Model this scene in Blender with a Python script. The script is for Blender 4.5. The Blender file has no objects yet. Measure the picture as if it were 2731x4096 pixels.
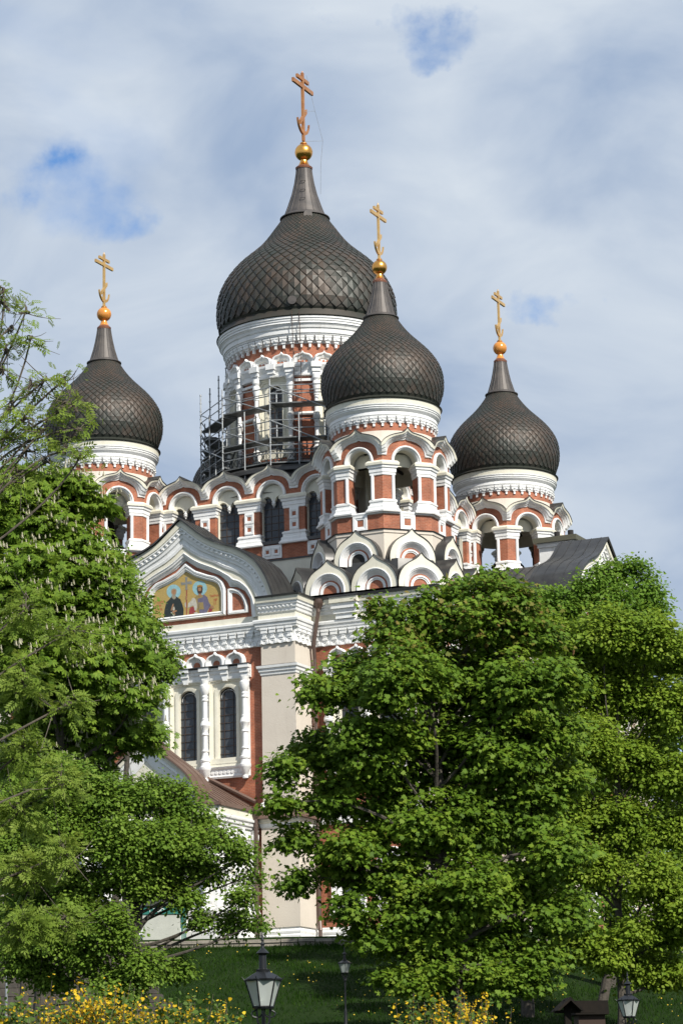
import bpy, bmesh, math, random
import numpy as np
from mathutils import Vector, Matrix
R = math.radians
random.seed(7)
scene = bpy.context.scene
# ---------------------------------------------------------------- camera
PITCH, ROLL, FPX = R(13.4526), R(-1.18376), 10900.37
cam_d = bpy.data.cameras.new('camera'); cam = bpy.data.objects.new('camera', cam_d)
scene.collection.objects.link(cam); scene.camera = cam
cam_d.sensor_fit = 'VERTICAL'; cam_d.sensor_height = 36.0; cam_d.lens = FPX/4096*36.0
cam_d.clip_start = 0.5; cam_d.clip_end = 4000
fw = Vector((0, math.cos(PITCH), math.sin(PITCH))); up = Vector((0, -math.sin(PITCH), math.cos(PITCH))); rt = Vector((1, 0, 0))
c_, s_ = math.cos(ROLL), math.sin(ROLL)
r2 = rt*c_+up*s_; u2 = -rt*s_+up*c_
cam.matrix_world = Matrix(((r2.x, u2.x, -fw.x, 0), (r2.y, u2.y, -fw.y, 0), (r2.z, u2.z, -fw.z, 0), (0, 0, 0, 1)))
def at(px, py, Y):
    """world point seen at photo pixel (px,py) at forward distance Y"""
    q = r2*((px-1365.5)/FPX) + u2*(-(py-2048)/FPX) + fw
    return q*(Y/q.y)
# ---------------------------------------------------------------- light
SUN_AZ, SUN_EL = 34.8, 40.0            # azimuth measured from -Y towards +X
sd = Vector((math.sin(R(SUN_AZ))*math.cos(R(SUN_EL)), -math.cos(R(SUN_AZ))*math.cos(R(SUN_EL)), math.sin(R(SUN_EL))))
sl = bpy.data.lights.new('sun', 'SUN'); sl.energy = 4.6; sl.angle = R(0.6); sl.color = (1.0, 0.955, 0.87)
sun = bpy.data.objects.new('sun', sl); scene.collection.objects.link(sun)
sun.rotation_euler = sd.to_track_quat('Z', 'Y').to_euler()
# ---------------------------------------------------------------- sky
world = bpy.data.worlds.new('World'); scene.world = world; world.use_nodes = True
nt = world.node_tree; N = nt.nodes; Lk = nt.links
for n in list(N): N.remove(n)
out = N.new('ShaderNodeOutputWorld'); bg = N.new('ShaderNodeBackground'); Lk.new(bg.outputs[0], out.inputs[0])
sky = N.new('ShaderNodeTexSky'); sky.sky_type = 'NISHITA'; sky.sun_disc = False
sky.sun_elevation = R(SUN_EL); sky.sun_rotation = math.atan2(sd.x, sd.y)
tc = N.new('ShaderNodeTexCoord'); mp = N.new('ShaderNodeMapping'); mp.inputs['Scale'].default_value = (5.5, 5.5, 9.5)
mp.inputs['Location'].default_value = (7.3, 2.2, 0.5)
Lk.new(tc.outputs['Generated'], mp.inputs[0])
n1 = N.new('ShaderNodeTexNoise'); n1.inputs['Scale'].default_value = 1.0; n1.inputs['Detail'].default_value = 7; n1.inputs['Roughness'].default_value = 0.47
n1.inputs['Distortion'].default_value = 0.25
Lk.new(mp.outputs[0], n1.inputs['Vector'])
WOB = N.new('ShaderNodeTexNoise'); WOB.inputs['Scale'].default_value = 16; WOB.inputs['Detail'].default_value = 6; WOB.inputs['Roughness'].default_value = .6; Lk.new(tc.outputs['Generated'], WOB.inputs['Vector'])
cr = N.new('ShaderNodeValToRGB'); cr.color_ramp.elements[0].position = 0.10; cr.color_ramp.elements[1].position = 0.42
cr.color_ramp.elements[0].color = (0, 0, 0, 1); cr.color_ramp.elements[1].color = (1, 1, 1, 1)
# open gaps in the cloud deck, fixed in the sky by direction
acc = None
for gx, gy, gr, gs in ((985, 90, 85, 1.05), (960, 15, 65, .95), (1005, 150, 50, .7), (100, 410, 75, .50), (185, 470, 70, .48), (255, 525, 60, .55), (330, 540, 50, .4), (60, 350, 50, .35), (10, 440, 50, .5), (935, 452, 45, .9), (1215, 690, 90, .8), (1330, 705, 80, .6), (820, 50, 60, .45), (700, 30, 60, .35), (480, 10, 60, .3), (1120, 660, 50, .5), (30, 370, 50, .5)):
    d_ = at(gx*1.7417, gy*1.7417, 100).normalized()
    vd = N.new('ShaderNodeVectorMath'); vd.operation = 'LENGTH'; vs_ = N.new('ShaderNodeVectorMath'); vs_.operation = 'SUBTRACT'; vm_ = N.new('ShaderNodeVectorMath'); vm_.operation = 'MULTIPLY'; vm_.inputs[1].default_value = (.8, .8, 1.5); Lk.new(vs_.outputs[0], vm_.inputs[0]); Lk.new(vm_.outputs[0], vd.inputs[0]); vs_.inputs[1].default_value = d_+Vector((.5*.075, .5*.075, .5*.045))
    wv = N.new('ShaderNodeVectorMath'); wv.operation = 'MULTIPLY_ADD'; wv.inputs[1].default_value = (.075, .075, .045); Lk.new(WOB.outputs[1], wv.inputs[0]); Lk.new(tc.outputs['Generated'], wv.inputs[2]); Lk.new(wv.outputs[0], vs_.inputs[0])
    mr_ = N.new('ShaderNodeMapRange'); mr_.interpolation_type = 'SMOOTHSTEP'; mr_.inputs[1].default_value = 0; mr_.inputs[2].default_value = gr/6258*1.55; mr_.inputs[3].default_value = gs; mr_.inputs[4].default_value = 0; Lk.new(vd.outputs['Value'], mr_.inputs[0])
    if acc is None: acc = mr_.outputs[0]
    else:
        ad = N.new('ShaderNodeMath'); ad.operation = 'ADD'; Lk.new(acc, ad.inputs[0]); Lk.new(mr_.outputs[0], ad.inputs[1]); acc = ad.outputs[0]
n4 = N.new('ShaderNodeTexNoise'); n4.inputs['Scale'].default_value = 34; n4.inputs['Detail'].default_value = 8; n4.inputs['Roughness'].default_value = .6; Lk.new(tc.outputs['Generated'], n4.inputs['Vector'])
tm = N.new('ShaderNodeMapRange'); tm.inputs[1].default_value = .35; tm.inputs[2].default_value = .65; tm.inputs[3].default_value = .45; tm.inputs[4].default_value = 1.25; Lk.new(n4.outputs[0], tm.inputs[0])
ml = N.new('ShaderNodeMath'); ml.operation = 'MULTIPLY'; Lk.new(acc, ml.inputs[0]); Lk.new(tm.outputs[0], ml.inputs[1]); acc = ml.outputs[0]
sb = N.new('ShaderNodeMath'); sb.operation = 'MULTIPLY_ADD'; sb.inputs[1].default_value = -.34; Lk.new(acc, sb.inputs[0]); Lk.new(n1.outputs[0], sb.inputs[2])
Lk.new(sb.outputs[0], cr.inputs[0])
n2 = N.new('ShaderNodeTexNoise'); n2.inputs['Scale'].default_value = 2.1; n2.inputs['Detail'].default_value = 7; n2.inputs['Roughness'].default_value = 0.5; n2.inputs['Distortion'].default_value = .5
Lk.new(mp.outputs[0], n2.inputs['Vector'])
cr2 = N.new('ShaderNodeValToRGB'); cr2.color_ramp.elements[0].position = 0.3; cr2.color_ramp.elements[1].position = 0.68
cr2.color_ramp.elements[0].color = (2.7, 3.5, 4.85, 1); cr2.color_ramp.elements[1].color = (5.2, 5.75, 6.4, 1)
Lk.new(n2.outputs[0], cr2.inputs[0])
mx = N.new('ShaderNodeMixRGB'); Lk.new(cr.outputs[0], mx.inputs[0])
skb = N.new('ShaderNodeMixRGB'); skb.blend_type = 'MULTIPLY'; skb.inputs[0].default_value = 1.0; skb.inputs[2].default_value = (0.70, 0.98, 1.28, 1)
Lk.new(sky.outputs[0], skb.inputs[1])
Lk.new(skb.outputs[0], mx.inputs[1]); Lk.new(cr2.outputs[0], mx.inputs[2])
Lk.new(mx.outputs[0], bg.inputs[0]); bg.inputs[1].default_value = 0.1
scene.view_settings.view_transform = 'Standard'; scene.view_settings.look = 'None'
scene.view_settings.exposure = 0.36; scene.view_settings.gamma = 1.0
# ---------------------------------------------------------------- materials
def mat(name, col, rough=0.7, metal=0.0, spec=None, var=None, scale=3.0, bump=0.0, bscale=20.0, coord='Object', streak=None):
    m = bpy.data.materials.new(name); m.use_nodes = True; t = m.node_tree; b = t.nodes['Principled BSDF']
    b.inputs['Base Color'].default_value = (*col, 1); b.inputs['Roughness'].default_value = rough; b.inputs['Metallic'].default_value = metal
    if spec is not None: b.inputs['Specular IOR Level'].default_value = spec
    tcn = t.nodes.new('ShaderNodeTexCoord')
    if var:
        n = t.nodes.new('ShaderNodeTexNoise'); n.inputs['Scale'].default_value = scale; n.inputs['Detail'].default_value = 6; n.inputs['Roughness'].default_value = 0.62
        t.links.new(tcn.outputs[coord], n.inputs['Vector'])
        c = t.nodes.new('ShaderNodeValToRGB'); c.color_ramp.elements[0].position = 0.32; c.color_ramp.elements[1].position = 0.68
        c.color_ramp.elements[0].color = (*col, 1); c.color_ramp.elements[1].color = (*var, 1)
        t.links.new(n.outputs[0], c.inputs[0]); t.links.new(c.outputs[0], b.inputs['Base Color'])
    if streak:
        mpp = t.nodes.new('ShaderNodeMapping'); mpp.inputs['Scale'].default_value = (3.2, 3.2, .35); t.links.new(tcn.outputs[coord], mpp.inputs[0])
        ns = t.nodes.new('ShaderNodeTexNoise'); ns.inputs['Scale'].default_value = 1.0; ns.inputs['Detail'].default_value = 7; ns.inputs['Roughness'].default_value = .65; t.links.new(mpp.outputs[0], ns.inputs['Vector'])
        mrs = t.nodes.new('ShaderNodeMapRange'); mrs.inputs[1].default_value = .56; mrs.inputs[2].default_value = .92; t.links.new(ns.outputs[0], mrs.inputs[0])
        mxs_ = t.nodes.new('ShaderNodeMixRGB'); mxs_.inputs[2].default_value = (*streak, 1); t.links.new(mrs.outputs[0], mxs_.inputs[0]); t.links.new(b.inputs['Base Color'].links[0].from_socket, mxs_.inputs[1]); t.links.new(mxs_.outputs[0], b.inputs['Base Color'])
    if bump:
        n = t.nodes.new('ShaderNodeTexNoise'); n.inputs['Scale'].default_value = bscale; n.inputs['Detail'].default_value = 5
        t.links.new(tcn.outputs[coord], n.inputs['Vector'])
        bp = t.nodes.new('ShaderNodeBump'); bp.inputs['Strength'].default_value = bump; bp.inputs['Distance'].default_value = 0.03
        t.links.new(n.outputs[0], bp.inputs['Height']); t.links.new(bp.outputs[0], b.inputs['Normal'])
    return m
def brick_mat(name, c1, c2, mortar):
    m = bpy.data.materials.new(name); m.use_nodes = True; t = m.node_tree; b = t.nodes['Principled BSDF']; b.inputs['Roughness'].default_value = 0.8
    uv = t.nodes.new('ShaderNodeUVMap'); br = t.nodes.new('ShaderNodeTexBrick'); t.links.new(uv.outputs[0], br.inputs['Vector'])
    br.inputs['Scale'].default_value = 1; br.inputs['Brick Width'].default_value = 0.27; br.inputs['Row Height'].default_value = 0.085; br.inputs['Mortar Size'].default_value = 0.007
    br.inputs['Color1'].default_value = (*c1, 1); br.inputs['Color2'].default_value = (*c2, 1); br.inputs['Mortar'].default_value = (*mortar, 1)
    tcn = t.nodes.new('ShaderNodeTexCoord'); n = t.nodes.new('ShaderNodeTexNoise'); n.inputs['Scale'].default_value = 1.3; n.inputs['Detail'].default_value = 8; n.inputs['Roughness'].default_value = 0.7
    t.links.new(tcn.outputs['Object'], n.inputs['Vector'])
    hs = t.nodes.new('ShaderNodeHueSaturation'); mr = t.nodes.new('ShaderNodeMapRange'); mr.inputs[1].default_value = 0.3; mr.inputs[2].default_value = 0.7; mr.inputs[3].default_value = 0.6; mr.inputs[4].default_value = 1.4
    t.links.new(n.outputs[0], mr.inputs[0]); t.links.new(mr.outputs[0], hs.inputs['Value']); t.links.new(br.outputs[0], hs.inputs['Color']); t.links.new(hs.outputs[0], b.inputs['Base Color'])
    bp = t.nodes.new('ShaderNodeBump'); bp.inputs['Strength'].default_value = 0.5; bp.inputs['Distance'].default_value = 0.01
    t.links.new(br.outputs[1], bp.inputs['Height']); bp.invert = True; t.links.new(bp.outputs[0], b.inputs['Normal'])
    return m
def shingle_mat():
    m = bpy.data.materials.new('patinated_copper_shingles'); m.use_nodes = True; t = m.node_tree; b = t.nodes['Principled BSDF']
    b.inputs['Roughness'].default_value = 0.5; b.inputs['Metallic'].default_value = 0.15
    g = t.nodes.new('ShaderNodeNewGeometry'); c = t.nodes.new('ShaderNodeValToRGB')
    e = c.color_ramp.elements; e[0].position = 0.0; e[0].color = (0.028, 0.032, 0.025, 1); e[1].position = 1.0; e[1].color = (0.066, 0.047, 0.034, 1)
    x = e.new(0.5); x.color = (0.042, 0.037, 0.029, 1)
    tcn = t.nodes.new('ShaderNodeTexCoord'); n = t.nodes.new('ShaderNodeTexNoise'); n.inputs['Scale'].default_value = 0.55; n.inputs['Detail'].default_value = 6
    t.links.new(tcn.outputs['Object'], n.inputs['Vector'])
    ma = t.nodes.new('ShaderNodeMath'); ma.operation = 'MULTIPLY_ADD'; ma.inputs[1].default_value = 0.75
    t.links.new(g.outputs['Random Per Island'], ma.inputs[0]); 
    mb = t.nodes.new('ShaderNodeMath'); mb.operation = 'MULTIPLY_ADD'; mb.inputs[1].default_value = 2.2; mb.inputs[2].default_value = -1.0
    t.links.new(n.outputs[0], mb.inputs[0]); t.links.new(mb.outputs[0], ma.inputs[2]); t.links.new(ma.outputs[0], c.inputs[0])
    t.links.new(c.outputs[0], b.inputs['Base Color'])
    n3 = t.nodes.new('ShaderNodeTexNoise'); n3.inputs['Scale'].default_value = 5; t.links.new(tcn.outputs['Object'], n3.inputs['Vector'])
    mr = t.nodes.new('ShaderNodeMapRange'); mr.inputs[3].default_value = 0.42; mr.inputs[4].default_value = 0.65; t.links.new(n3.outputs[0], mr.inputs[0]); t.links.new(mr.outputs[0], b.inputs['Roughness'])
    return m
def leaf_mat(name, dark, mid, light, trans=0.35, rough=0.6, spec=0.18):
    m = bpy.data.materials.new(name); m.use_nodes = True; t = m.node_tree; b = t.nodes['Principled BSDF']
    b.inputs['Roughness'].default_value = rough; b.inputs['Specular IOR Level'].default_value = spec
    g = t.nodes.new('ShaderNodeNewGeometry'); c = t.nodes.new('ShaderNodeValToRGB'); e = c.color_ramp.elements
    e[0].color = (*dark, 1); e[1].color = (*light, 1); x = e.new(0.5); x.color = (*mid, 1)
    tcn = t.nodes.new('ShaderNodeTexCoord'); n = t.nodes.new('ShaderNodeTexNoise'); n.inputs['Scale'].default_value = 0.8; n.inputs['Detail'].default_value = 3
    t.links.new(tcn.outputs['Object'], n.inputs['Vector'])
    ma = t.nodes.new('ShaderNodeMath'); ma.operation = 'MULTIPLY_ADD'; ma.inputs[1].default_value = 0.6
    mb = t.nodes.new('ShaderNodeMath'); mb.operation = 'MULTIPLY_ADD'; mb.inputs[1].default_value = 1.6; mb.inputs[2].default_value = -0.6
    t.links.new(n.outputs[0], mb.inputs[0]); t.links.new(g.outputs['Random Per Island'], ma.inputs[0]); t.links.new(mb.outputs[0], ma.inputs[2])
    t.links.new(ma.outputs[0], c.inputs[0]); t.links.new(c.outputs[0], b.inputs['Base Color'])
    tr = t.nodes.new('ShaderNodeBsdfTranslucent'); hs = t.nodes.new('ShaderNodeHueSaturation'); hs.inputs['Hue'].default_value = 0.485; hs.inputs['Value'].default_value = 1.25
    t.links.new(c.outputs[0], hs.inputs['Color']); t.links.new(hs.outputs[0], tr.inputs['Color'])
    mxs = t.nodes.new('ShaderNodeMixShader'); mxs.inputs[0].default_value = trans
    o = t.nodes['Material Output']; t.links.new(b.outputs[0], mxs.inputs[1]); t.links.new(tr.outputs[0], mxs.inputs[2]); t.links.new(mxs.outputs[0], o.inputs[0])
    return m
M_WHITE = mat('white_plaster', (0.81, 0.81, 0.80), 0.6, var=(0.70, 0.695, 0.675), scale=1.6, bump=0.25, bscale=9, streak=(.50, .48, .43))
M_CREAM = mat('cream_plaster', (0.72, 0.69, 0.57), 0.65, var=(0.64, 0.605, 0.50), scale=1.2, bump=0.2, bscale=9, streak=(.45, .41, .32))
M_PINK = mat('pinkish_render', (0.64, 0.575, 0.49), 0.8, var=(0.58, 0.515, 0.435), scale=0.7, bump=0.3, bscale=14, streak=(.44, .38, .31))
M_BRICK = brick_mat('red_brick', (0.355, 0.115, 0.056), (0.29, 0.088, 0.044), (0.38, 0.22, 0.15))
M_ROOF = mat('dark_sheet_roof', (0.045, 0.044, 0.044), 0.38, 0.5, var=(0.08, 0.078, 0.074), scale=1.1)
M_SPIRE = mat('spire_copper_sheet', (0.062, 0.056, 0.054), 0.55, 0.25, var=(0.11, 0.095, 0.085), scale=1.5)
M_BROWN = mat('brown_sheet_roof', (0.13, 0.082, 0.062), 0.5, 0.2, var=(0.17, 0.11, 0.085), scale=1.2)
M_PIPE = mat('brown_pipe_paint', (0.10, 0.065, 0.052), 0.4, 0.2)
M_SHING = shingle_mat()
M_GOLD = mat('gilded_metal', (0.95, 0.50, 0.12), 0.28, 1.0, var=(0.75, 0.33, 0.08), scale=3, bump=0.15, bscale=6)
M_GOLD2 = mat('matt_gold_ball', (0.80, 0.33, 0.07), 0.22, 0.25, var=(0.62, 0.24, 0.05), scale=3)
M_CROSS = mat('pale_gilt_cross', (0.80, 0.52, 0.20), 0.35, 0.6, var=(0.62, 0.36, 0.13), scale=2)
M_COPPER = mat('copper_cross', (0.62, 0.29, 0.11), 0.42, 0.6, var=(0.44, 0.17, 0.065), scale=1.6)
M_GLASS = mat('dark_window_glass', (0.018, 0.023, 0.031), 0.12, 0.0, 0.4, var=(0.06, 0.068, 0.078), scale=0.8)
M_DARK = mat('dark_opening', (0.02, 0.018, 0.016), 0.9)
M_BELL = mat('dark_bronze_bell', (0.022, 0.022, 0.02), 0.45, 0.6)
M_BAR = mat('window_bars', (0.06, 0.04, 0.03), 0.6)
M_STEEL = mat('galvanised_steel', (0.42, 0.44, 0.45), 0.42, 0.5, var=(0.22, 0.23, 0.24), scale=4)
M_PLANK = mat('scaffold_deck', (0.19, 0.20, 0.20), 0.6, 0.3, var=(0.08, 0.085, 0.085), scale=3)
M_RED = mat('red_marker_paint', (0.5, 0.03, 0.03), 0.5)
M_YEL = mat('gold_mosaic_tesserae', (0.50, 0.36, 0.12), 0.5, 0.1, var=(0.36, 0.245, 0.075), scale=16)
# ---------------------------------------------------------------- mesh builder
def tag(o, label=None, cat=None, group=None, kind=None):
    if label: o['label'] = label
    if cat: o['category'] = cat
    if group: o['group'] = group
    if kind: o['kind'] = kind
    return o
def fr(cx, cy, az, d, z=0.0):
    a = R(az); n = Vector((math.sin(a), -math.cos(a), 0))
    return (Vector((cx, cy, z))+n*d, Vector((math.cos(a), math.sin(a), 0)), Vector((0, 0, 1)), n)
PLAN = (Vector((0, 0, 0)), Vector((1, 0, 0)), Vector((0, 1, 0)), Vector((0, 0, 1)))
def resample(path, n):
    P = np.array(path, float); d = np.r_[0, np.cumsum(np.hypot(*np.diff(P, axis=0).T))]; t = np.linspace(0, d[-1], n)
    return list(zip(np.interp(t, d, P[:, 0]).tolist(), np.interp(t, d, P[:, 1]).tolist()))
class MB:
    def __init__(s): s.v = []; s.f = []; s.m = []; s.sm = []; s.uv = {}
    def pt(s, F, u, v, w): s.v.append(F[0]+F[1]*u+F[2]*v+F[3]*w); return len(s.v)-1
    def face(s, ids, m=0, sm=False, uv=None):
        s.f.append(tuple(ids)); s.m.append(m); s.sm.append(sm)
        if uv: s.uv[len(s.f)-1] = uv
    def grid(s, rows, m=0, sm=False, closed=False, uvs=None):
        n = len(rows[0])
        for i in range(len(rows)-1):
            mm = m[i] if isinstance(m, (list, tuple)) else m
            for j in range(n if closed else n-1):
                k = (j+1) % n
                s.face((rows[i][j], rows[i][k], rows[i+1][k], rows[i+1][j]), mm, sm)
    def box(s, F, u0, u1, v0, v1, w0, w1, m=0):
        p = [s.pt(F, u, v, w) for w in (w0, w1) for v in (v0, v1) for u in (u0, u1)]
        for q in ((0, 1, 3, 2), (4, 6, 7, 5), (0, 4, 5, 1), (2, 3, 7, 6), (0, 2, 6, 4), (1, 5, 7, 3)): s.face([p[i] for i in q], m)
    def prism(s, F, poly, w0, w1, m=0, back=True):
        a = [s.pt(F, u, v, w0) for u, v in poly]; b = [s.pt(F, u, v, w1) for u, v in poly]; n = len(poly)
        s.face(b, m)
        if back: s.face(a[::-1], m)
        for i in range(n): s.face((a[i], a[(i+1) % n], b[(i+1) % n], b[i]), m)
    def bandp(s, F, pa, pb, prof, m=0, n=None, sm=False, closed=False, mit=0.0):
        """surface between two planar paths; prof = [(t 0..1 from pa to pb, w)], m = material or list per strip"""
        if n: pa = resample(pa, n); pb = resample(pb, n)
        rows = []
        for t, w in prof: rows.append([s.pt(F, (a[0]*(1-t)+b[0]*t)*(1+w*mit), a[1]*(1-t)+b[1]*t, w) for a, b in zip(pa, pb)])
        s.grid(rows, m, sm, closed)
    def sweep(s, F, path, prof, m=0, closed=False, sm=False, caps=True):
        n = len(path); nrm = []
        for i in range(n-1 if not closed else n):
            a = path[i]; b = path[(i+1) % n]; dx, dy = b[0]-a[0], b[1]-a[1]; l = math.hypot(dx, dy) or 1e-9; nrm.append((-dy/l, dx/l))
        mit = []
        for i in range(n):
            if closed: n1, n2 = nrm[i-1], nrm[i]
            else: n1, n2 = nrm[max(i-1, 0)], nrm[min(i, n-2)]
            d = 1+n1[0]*n2[0]+n1[1]*n2[1]; d = max(d, 0.35); mit.append(((n1[0]+n2[0])/d, (n1[1]+n2[1])/d))
        rows = [[s.pt(F, p[0]+q[0]*o, p[1]+q[1]*o, w) for p, q in zip(path, mit)] for o, w in prof]
        s.grid(rows, m, sm, closed)
        if caps and not closed:
            mm = m[0] if isinstance(m, (list, tuple)) else m
            s.face([r[0] for r in rows], mm); s.face([r[-1] for r in rows][::-1], mm)
    def lathe(s, cx, cy, prof, n, m=0, a0=0, a1=360, sm=True, off=0.0):
        full = abs(a1-a0-360) < 1e-6; k = n if full else n+1; rows = []
        for r, z in prof:
            row = []
            for j in range(k):
                a = R(a0+(a1-a0)*j/n+off); s.v.append(Vector((cx+r*math.sin(a), cy-r*math.cos(a), z))); row.append(len(s.v)-1)
            rows.append(row)
        for i in range(len(rows)-1):
            mm = m[i] if isinstance(m, (list, tuple)) else m
            rr = max(prof[i][0], prof[i+1][0])
            for j in range(n):
                q = (j+1) % k; a = R((a1-a0)/n)*rr
                s.face((rows[i][j], rows[i][q], rows[i+1][q], rows[i+1][j]), mm, sm,
                       [(a*j, prof[i][1]), (a*(j+1), prof[i][1]), (a*(j+1), prof[i+1][1]), (a*j, prof[i+1][1])])
    def tube(s, a, b, r0, r1=None, n=8, m=0, caps=True):
        a = Vector(a); b = Vector(b); r1 = r0 if r1 is None else r1; d = (b-a).normalized(); x = d.orthogonal().normalized(); y = d.cross(x)
        A = []; B = []
        for i in range(n):
            t = 2*math.pi*i/n; o = x*math.cos(t)+y*math.sin(t); s.v.append(a+o*r0); A.append(len(s.v)-1); s.v.append(b+o*r1); B.append(len(s.v)-1)
        for i in range(n): s.face((A[i], A[(i+1) % n], B[(i+1) % n], B[i]), m, True)
        if caps: s.face(A[::-1], m); s.face(B, m)
    def build(s, name, mats, parent=None, fixn=True, angle=27):
        me = bpy.data.meshes.new(name); me.from_pydata([tuple(v) for v in s.v], [], s.f)
        for x in (mats if isinstance(mats, (list, tuple)) else [mats]): me.materials.append(x)
        me.polygons.foreach_set('material_index', s.m); me.polygons.foreach_set('use_smooth', [True]*len(s.f))
        uvl = me.uv_layers.new(name='UVMap').data
        V = s.v
        for p in me.polygons:
            u = s.uv.get(p.index)
            if u is None:
                n = p.normal; h = math.hypot(n.x, n.y)
                if h < 0.2: u = [(V[i].x, V[i].y) for i in p.vertices]
                else: tx, ty = -n.y/h, n.x/h; u = [(V[i].x*tx+V[i].y*ty, V[i].z) for i in p.vertices]
            for k, li in enumerate(p.loop_indices): uvl[li].uv = u[k]
        if fixn:
            bm = bmesh.new(); bm.from_mesh(me); bmesh.ops.recalc_face_normals(bm, faces=bm.faces); bm.to_mesh(me); bm.free()
        me.set_sharp_from_angle(angle=R(angle))
        o = bpy.data.objects.new(name, me); scene.collection.objects.link(o)
        if parent: o.parent = parent
        return o
def empty(name, loc=(0, 0, 0), rz=0.0, parent=None):
    o = bpy.data.objects.new(name, None); scene.collection.objects.link(o); o.location = loc; o.rotation_euler = (0, 0, rz); o.empty_display_size = 0.5
    if parent: o.parent = parent
    return o
def mirror(h):
    """right half from outside to centre -> full path left to right"""
    return [(-x, z) for x, z in h]+[(x, z) for x, z in h[::-1][1:]]
def shape(nrm, hw, z0, z1): return [(x*hw, z0+z*(z1-z0)) for x, z in nrm]
def arc(r, z, n=14, a0=180, a1=0, dx=0, sq=1.0): return [(dx+r*math.cos(R(a0+(a1-a0)*i/n)), z+r*sq*math.sin(R(a0+(a1-a0)*i/n))) for i in range(n+1)]
# ================================================================ CATHEDRAL
CA = empty('cathedral', (-1.88736, 160.0, 0.0), R(-25.2))
tag(CA, 'red brick and white onion domed cathedral with five dark domes standing above the trees', 'cathedral')
WC = [M_WHITE, M_CREAM, M_BRICK, M_ROOF, M_PINK, M_GLASS, M_DARK, M_BAR]      # shared slots: 0 white 1 cream 2 brick 3 roof 4 pink 5 glass 6 dark 7 bars
K_IN = [(1, 0), (.985, .2), (.93, .42), (.82, .62), (.64, .78), (.44, .87), (.24, .915), (.10, .935), (0, 1)]
K_OUT = [(1, 0), (.94, .15), (.84, .31), (.69, .46), (.52, .57), (.35, .645), (.2, .71), (.13, .77), (.06, .87), (0, 1)]
def kok_bay(b, F, W, op_r, Ra, spr=37.42, mit=0.0):
    """one gabled arcade bay of width W: mould, brick spandrel, archivolt, reveal"""
    h = W/2
    pin = [(-h, 37.72)]+mirror(shape(K_IN, h-.27, 37.72, 38.68))+[(h, 37.72)]
    pout = [(-h, 38.28)]+mirror(shape(K_OUT, h, 38.27, 39.22))+[(h, 38.28)]
    b.bandp(F, pout, pin, [(0, -.5), (0, .42), (.04, .44), (.30, .41), (.34, .33), (.36, .35), (.52, .30), (.56, .22), (.60, .24), (.78, .17), (.82, .09), (1, .07), (1, 0)],
            [1, 1, 1, 0, 0, 0, 0, 0, 0, 0, 0, 0], n=81, mit=mit)
    # dark metal capping following the gable, running back as a small roof
    po = [(x, z+.03) for x, z in pout]
    b.bandp(F, pout, po, [(0, .47), (1, .47), (1, -1.0), (0, -1.0)], 3, n=81, mit=mit)
    # brick spandrel
    ao = [(-Ra, 37.38)]+arc(Ra, spr, 16)+[(Ra, 37.38)]
    bo = [(-h, 37.38), (-h, 37.72)]+mirror(shape(K_IN, h-.27, 37.72, 38.68))+[(h, 37.72), (h, 37.38)]
    b.bandp(F, bo, ao, [(0, 0), (1, 0)], 2, n=61)
    ai = [(-op_r, 37.38)]+arc(op_r, spr, 16)+[(op_r, 37.38)]
    b.bandp(F, ao, ai, [(0, 0), (0, .12), (.25, .16), (.5, .15), (.55, .09), (.85, .07), (1, .03), (1, -.25)], 0, n=41)
    b.bandp(F, ai, ai, [(0, -.25), (0, -.75)], 1, n=41)
BASE_P = [(-.02, 34.5), (.24, 34.5), (.26, 34.58), (.2, 34.64), (.15, 34.72), (.14, 34.86), (.07, 34.92), (.06, 35.06), (.1, 35.09), (.1, 35.18), (.0, 35.25)]
CAP_P = [(0, 36.58), (.05, 36.6), (.05, 36.72), (.08, 36.76), (.08, 36.96), (.14, 37.0), (.15, 37.1), (.22, 37.15), (.23, 37.28), (.12, 37.40), (-.3, 37.40)]
def pier(b, path, closed=False):
    """path in plan, outside on its left"""
    b.sweep(PLAN, path, BASE_P, 0, closed, caps=False)
    b.sweep(PLAN, path, [(0, 35.2), (0, 36.62)], 2, closed, caps=False)
    b.sweep(PLAN, path, CAP_P, [0]*7+[1, 1, 0], closed, caps=False)
def f2(F, u, w): p = F[0]+F[1]*u+F[3]*w; return (p.x, p.y)
def panel_box(b, F, u, z, s, w=.06, inner=.42):
    q = s/2; i = q*inner
    o = [(u-q, z-q), (u-q, z+q), (u+q, z+q), (u+q, z-q)]; k = [(u-i, z-i), (u-i, z+i), (u+i, z+i), (u+i, z-i)]
    b.sweep(F, [o[0], o[3], o[2], o[1]], [(0, 0), (0, w), (q*.28, w), (q*.34, w*.6), (q*.5, w*.6), (q-i, .005), (q-i, .0)], 0, closed=True)
    b.face([b.pt(F, *p, .004) for p in k], 2)
# ---------------------------------------------------------------- onion dome
DP_MAIN = [(5.28, 49.65), (5.41, 49.99), (5.46, 50.36), (5.46, 50.89), (5.43, 51.37), (5.35, 51.83), (5.2, 52.21), (5.0, 52.63), (4.77, 53.0), (4.51, 53.34), (4.19, 53.72), (3.78, 54.1), (3.22, 54.58), (2.68, 55.11), (2.24, 55.69), (1.86, 56.25), (1.52, 56.72), (1.38, 57.0)]
SP_MAIN = [(1.5, 56.93), (1.47, 57.0), (1.26, 57.18), (1.01, 57.86), (.77, 58.59), (.60, 59.31), (.50, 59.95), (.47, 60.3)]
DP_MID = [(3.12, 41.4), (3.27, 41.77), (3.39, 42.15), (3.43, 42.52), (3.43, 42.86), (3.39, 43.23), (3.3, 43.54), (3.15, 43.86), (2.92, 44.22), (2.6, 44.61), (2.22, 44.99), (1.83, 45.37), (1.5, 45.74), (1.22, 46.11), (.97, 46.5), (.9, 46.66)]
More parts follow.
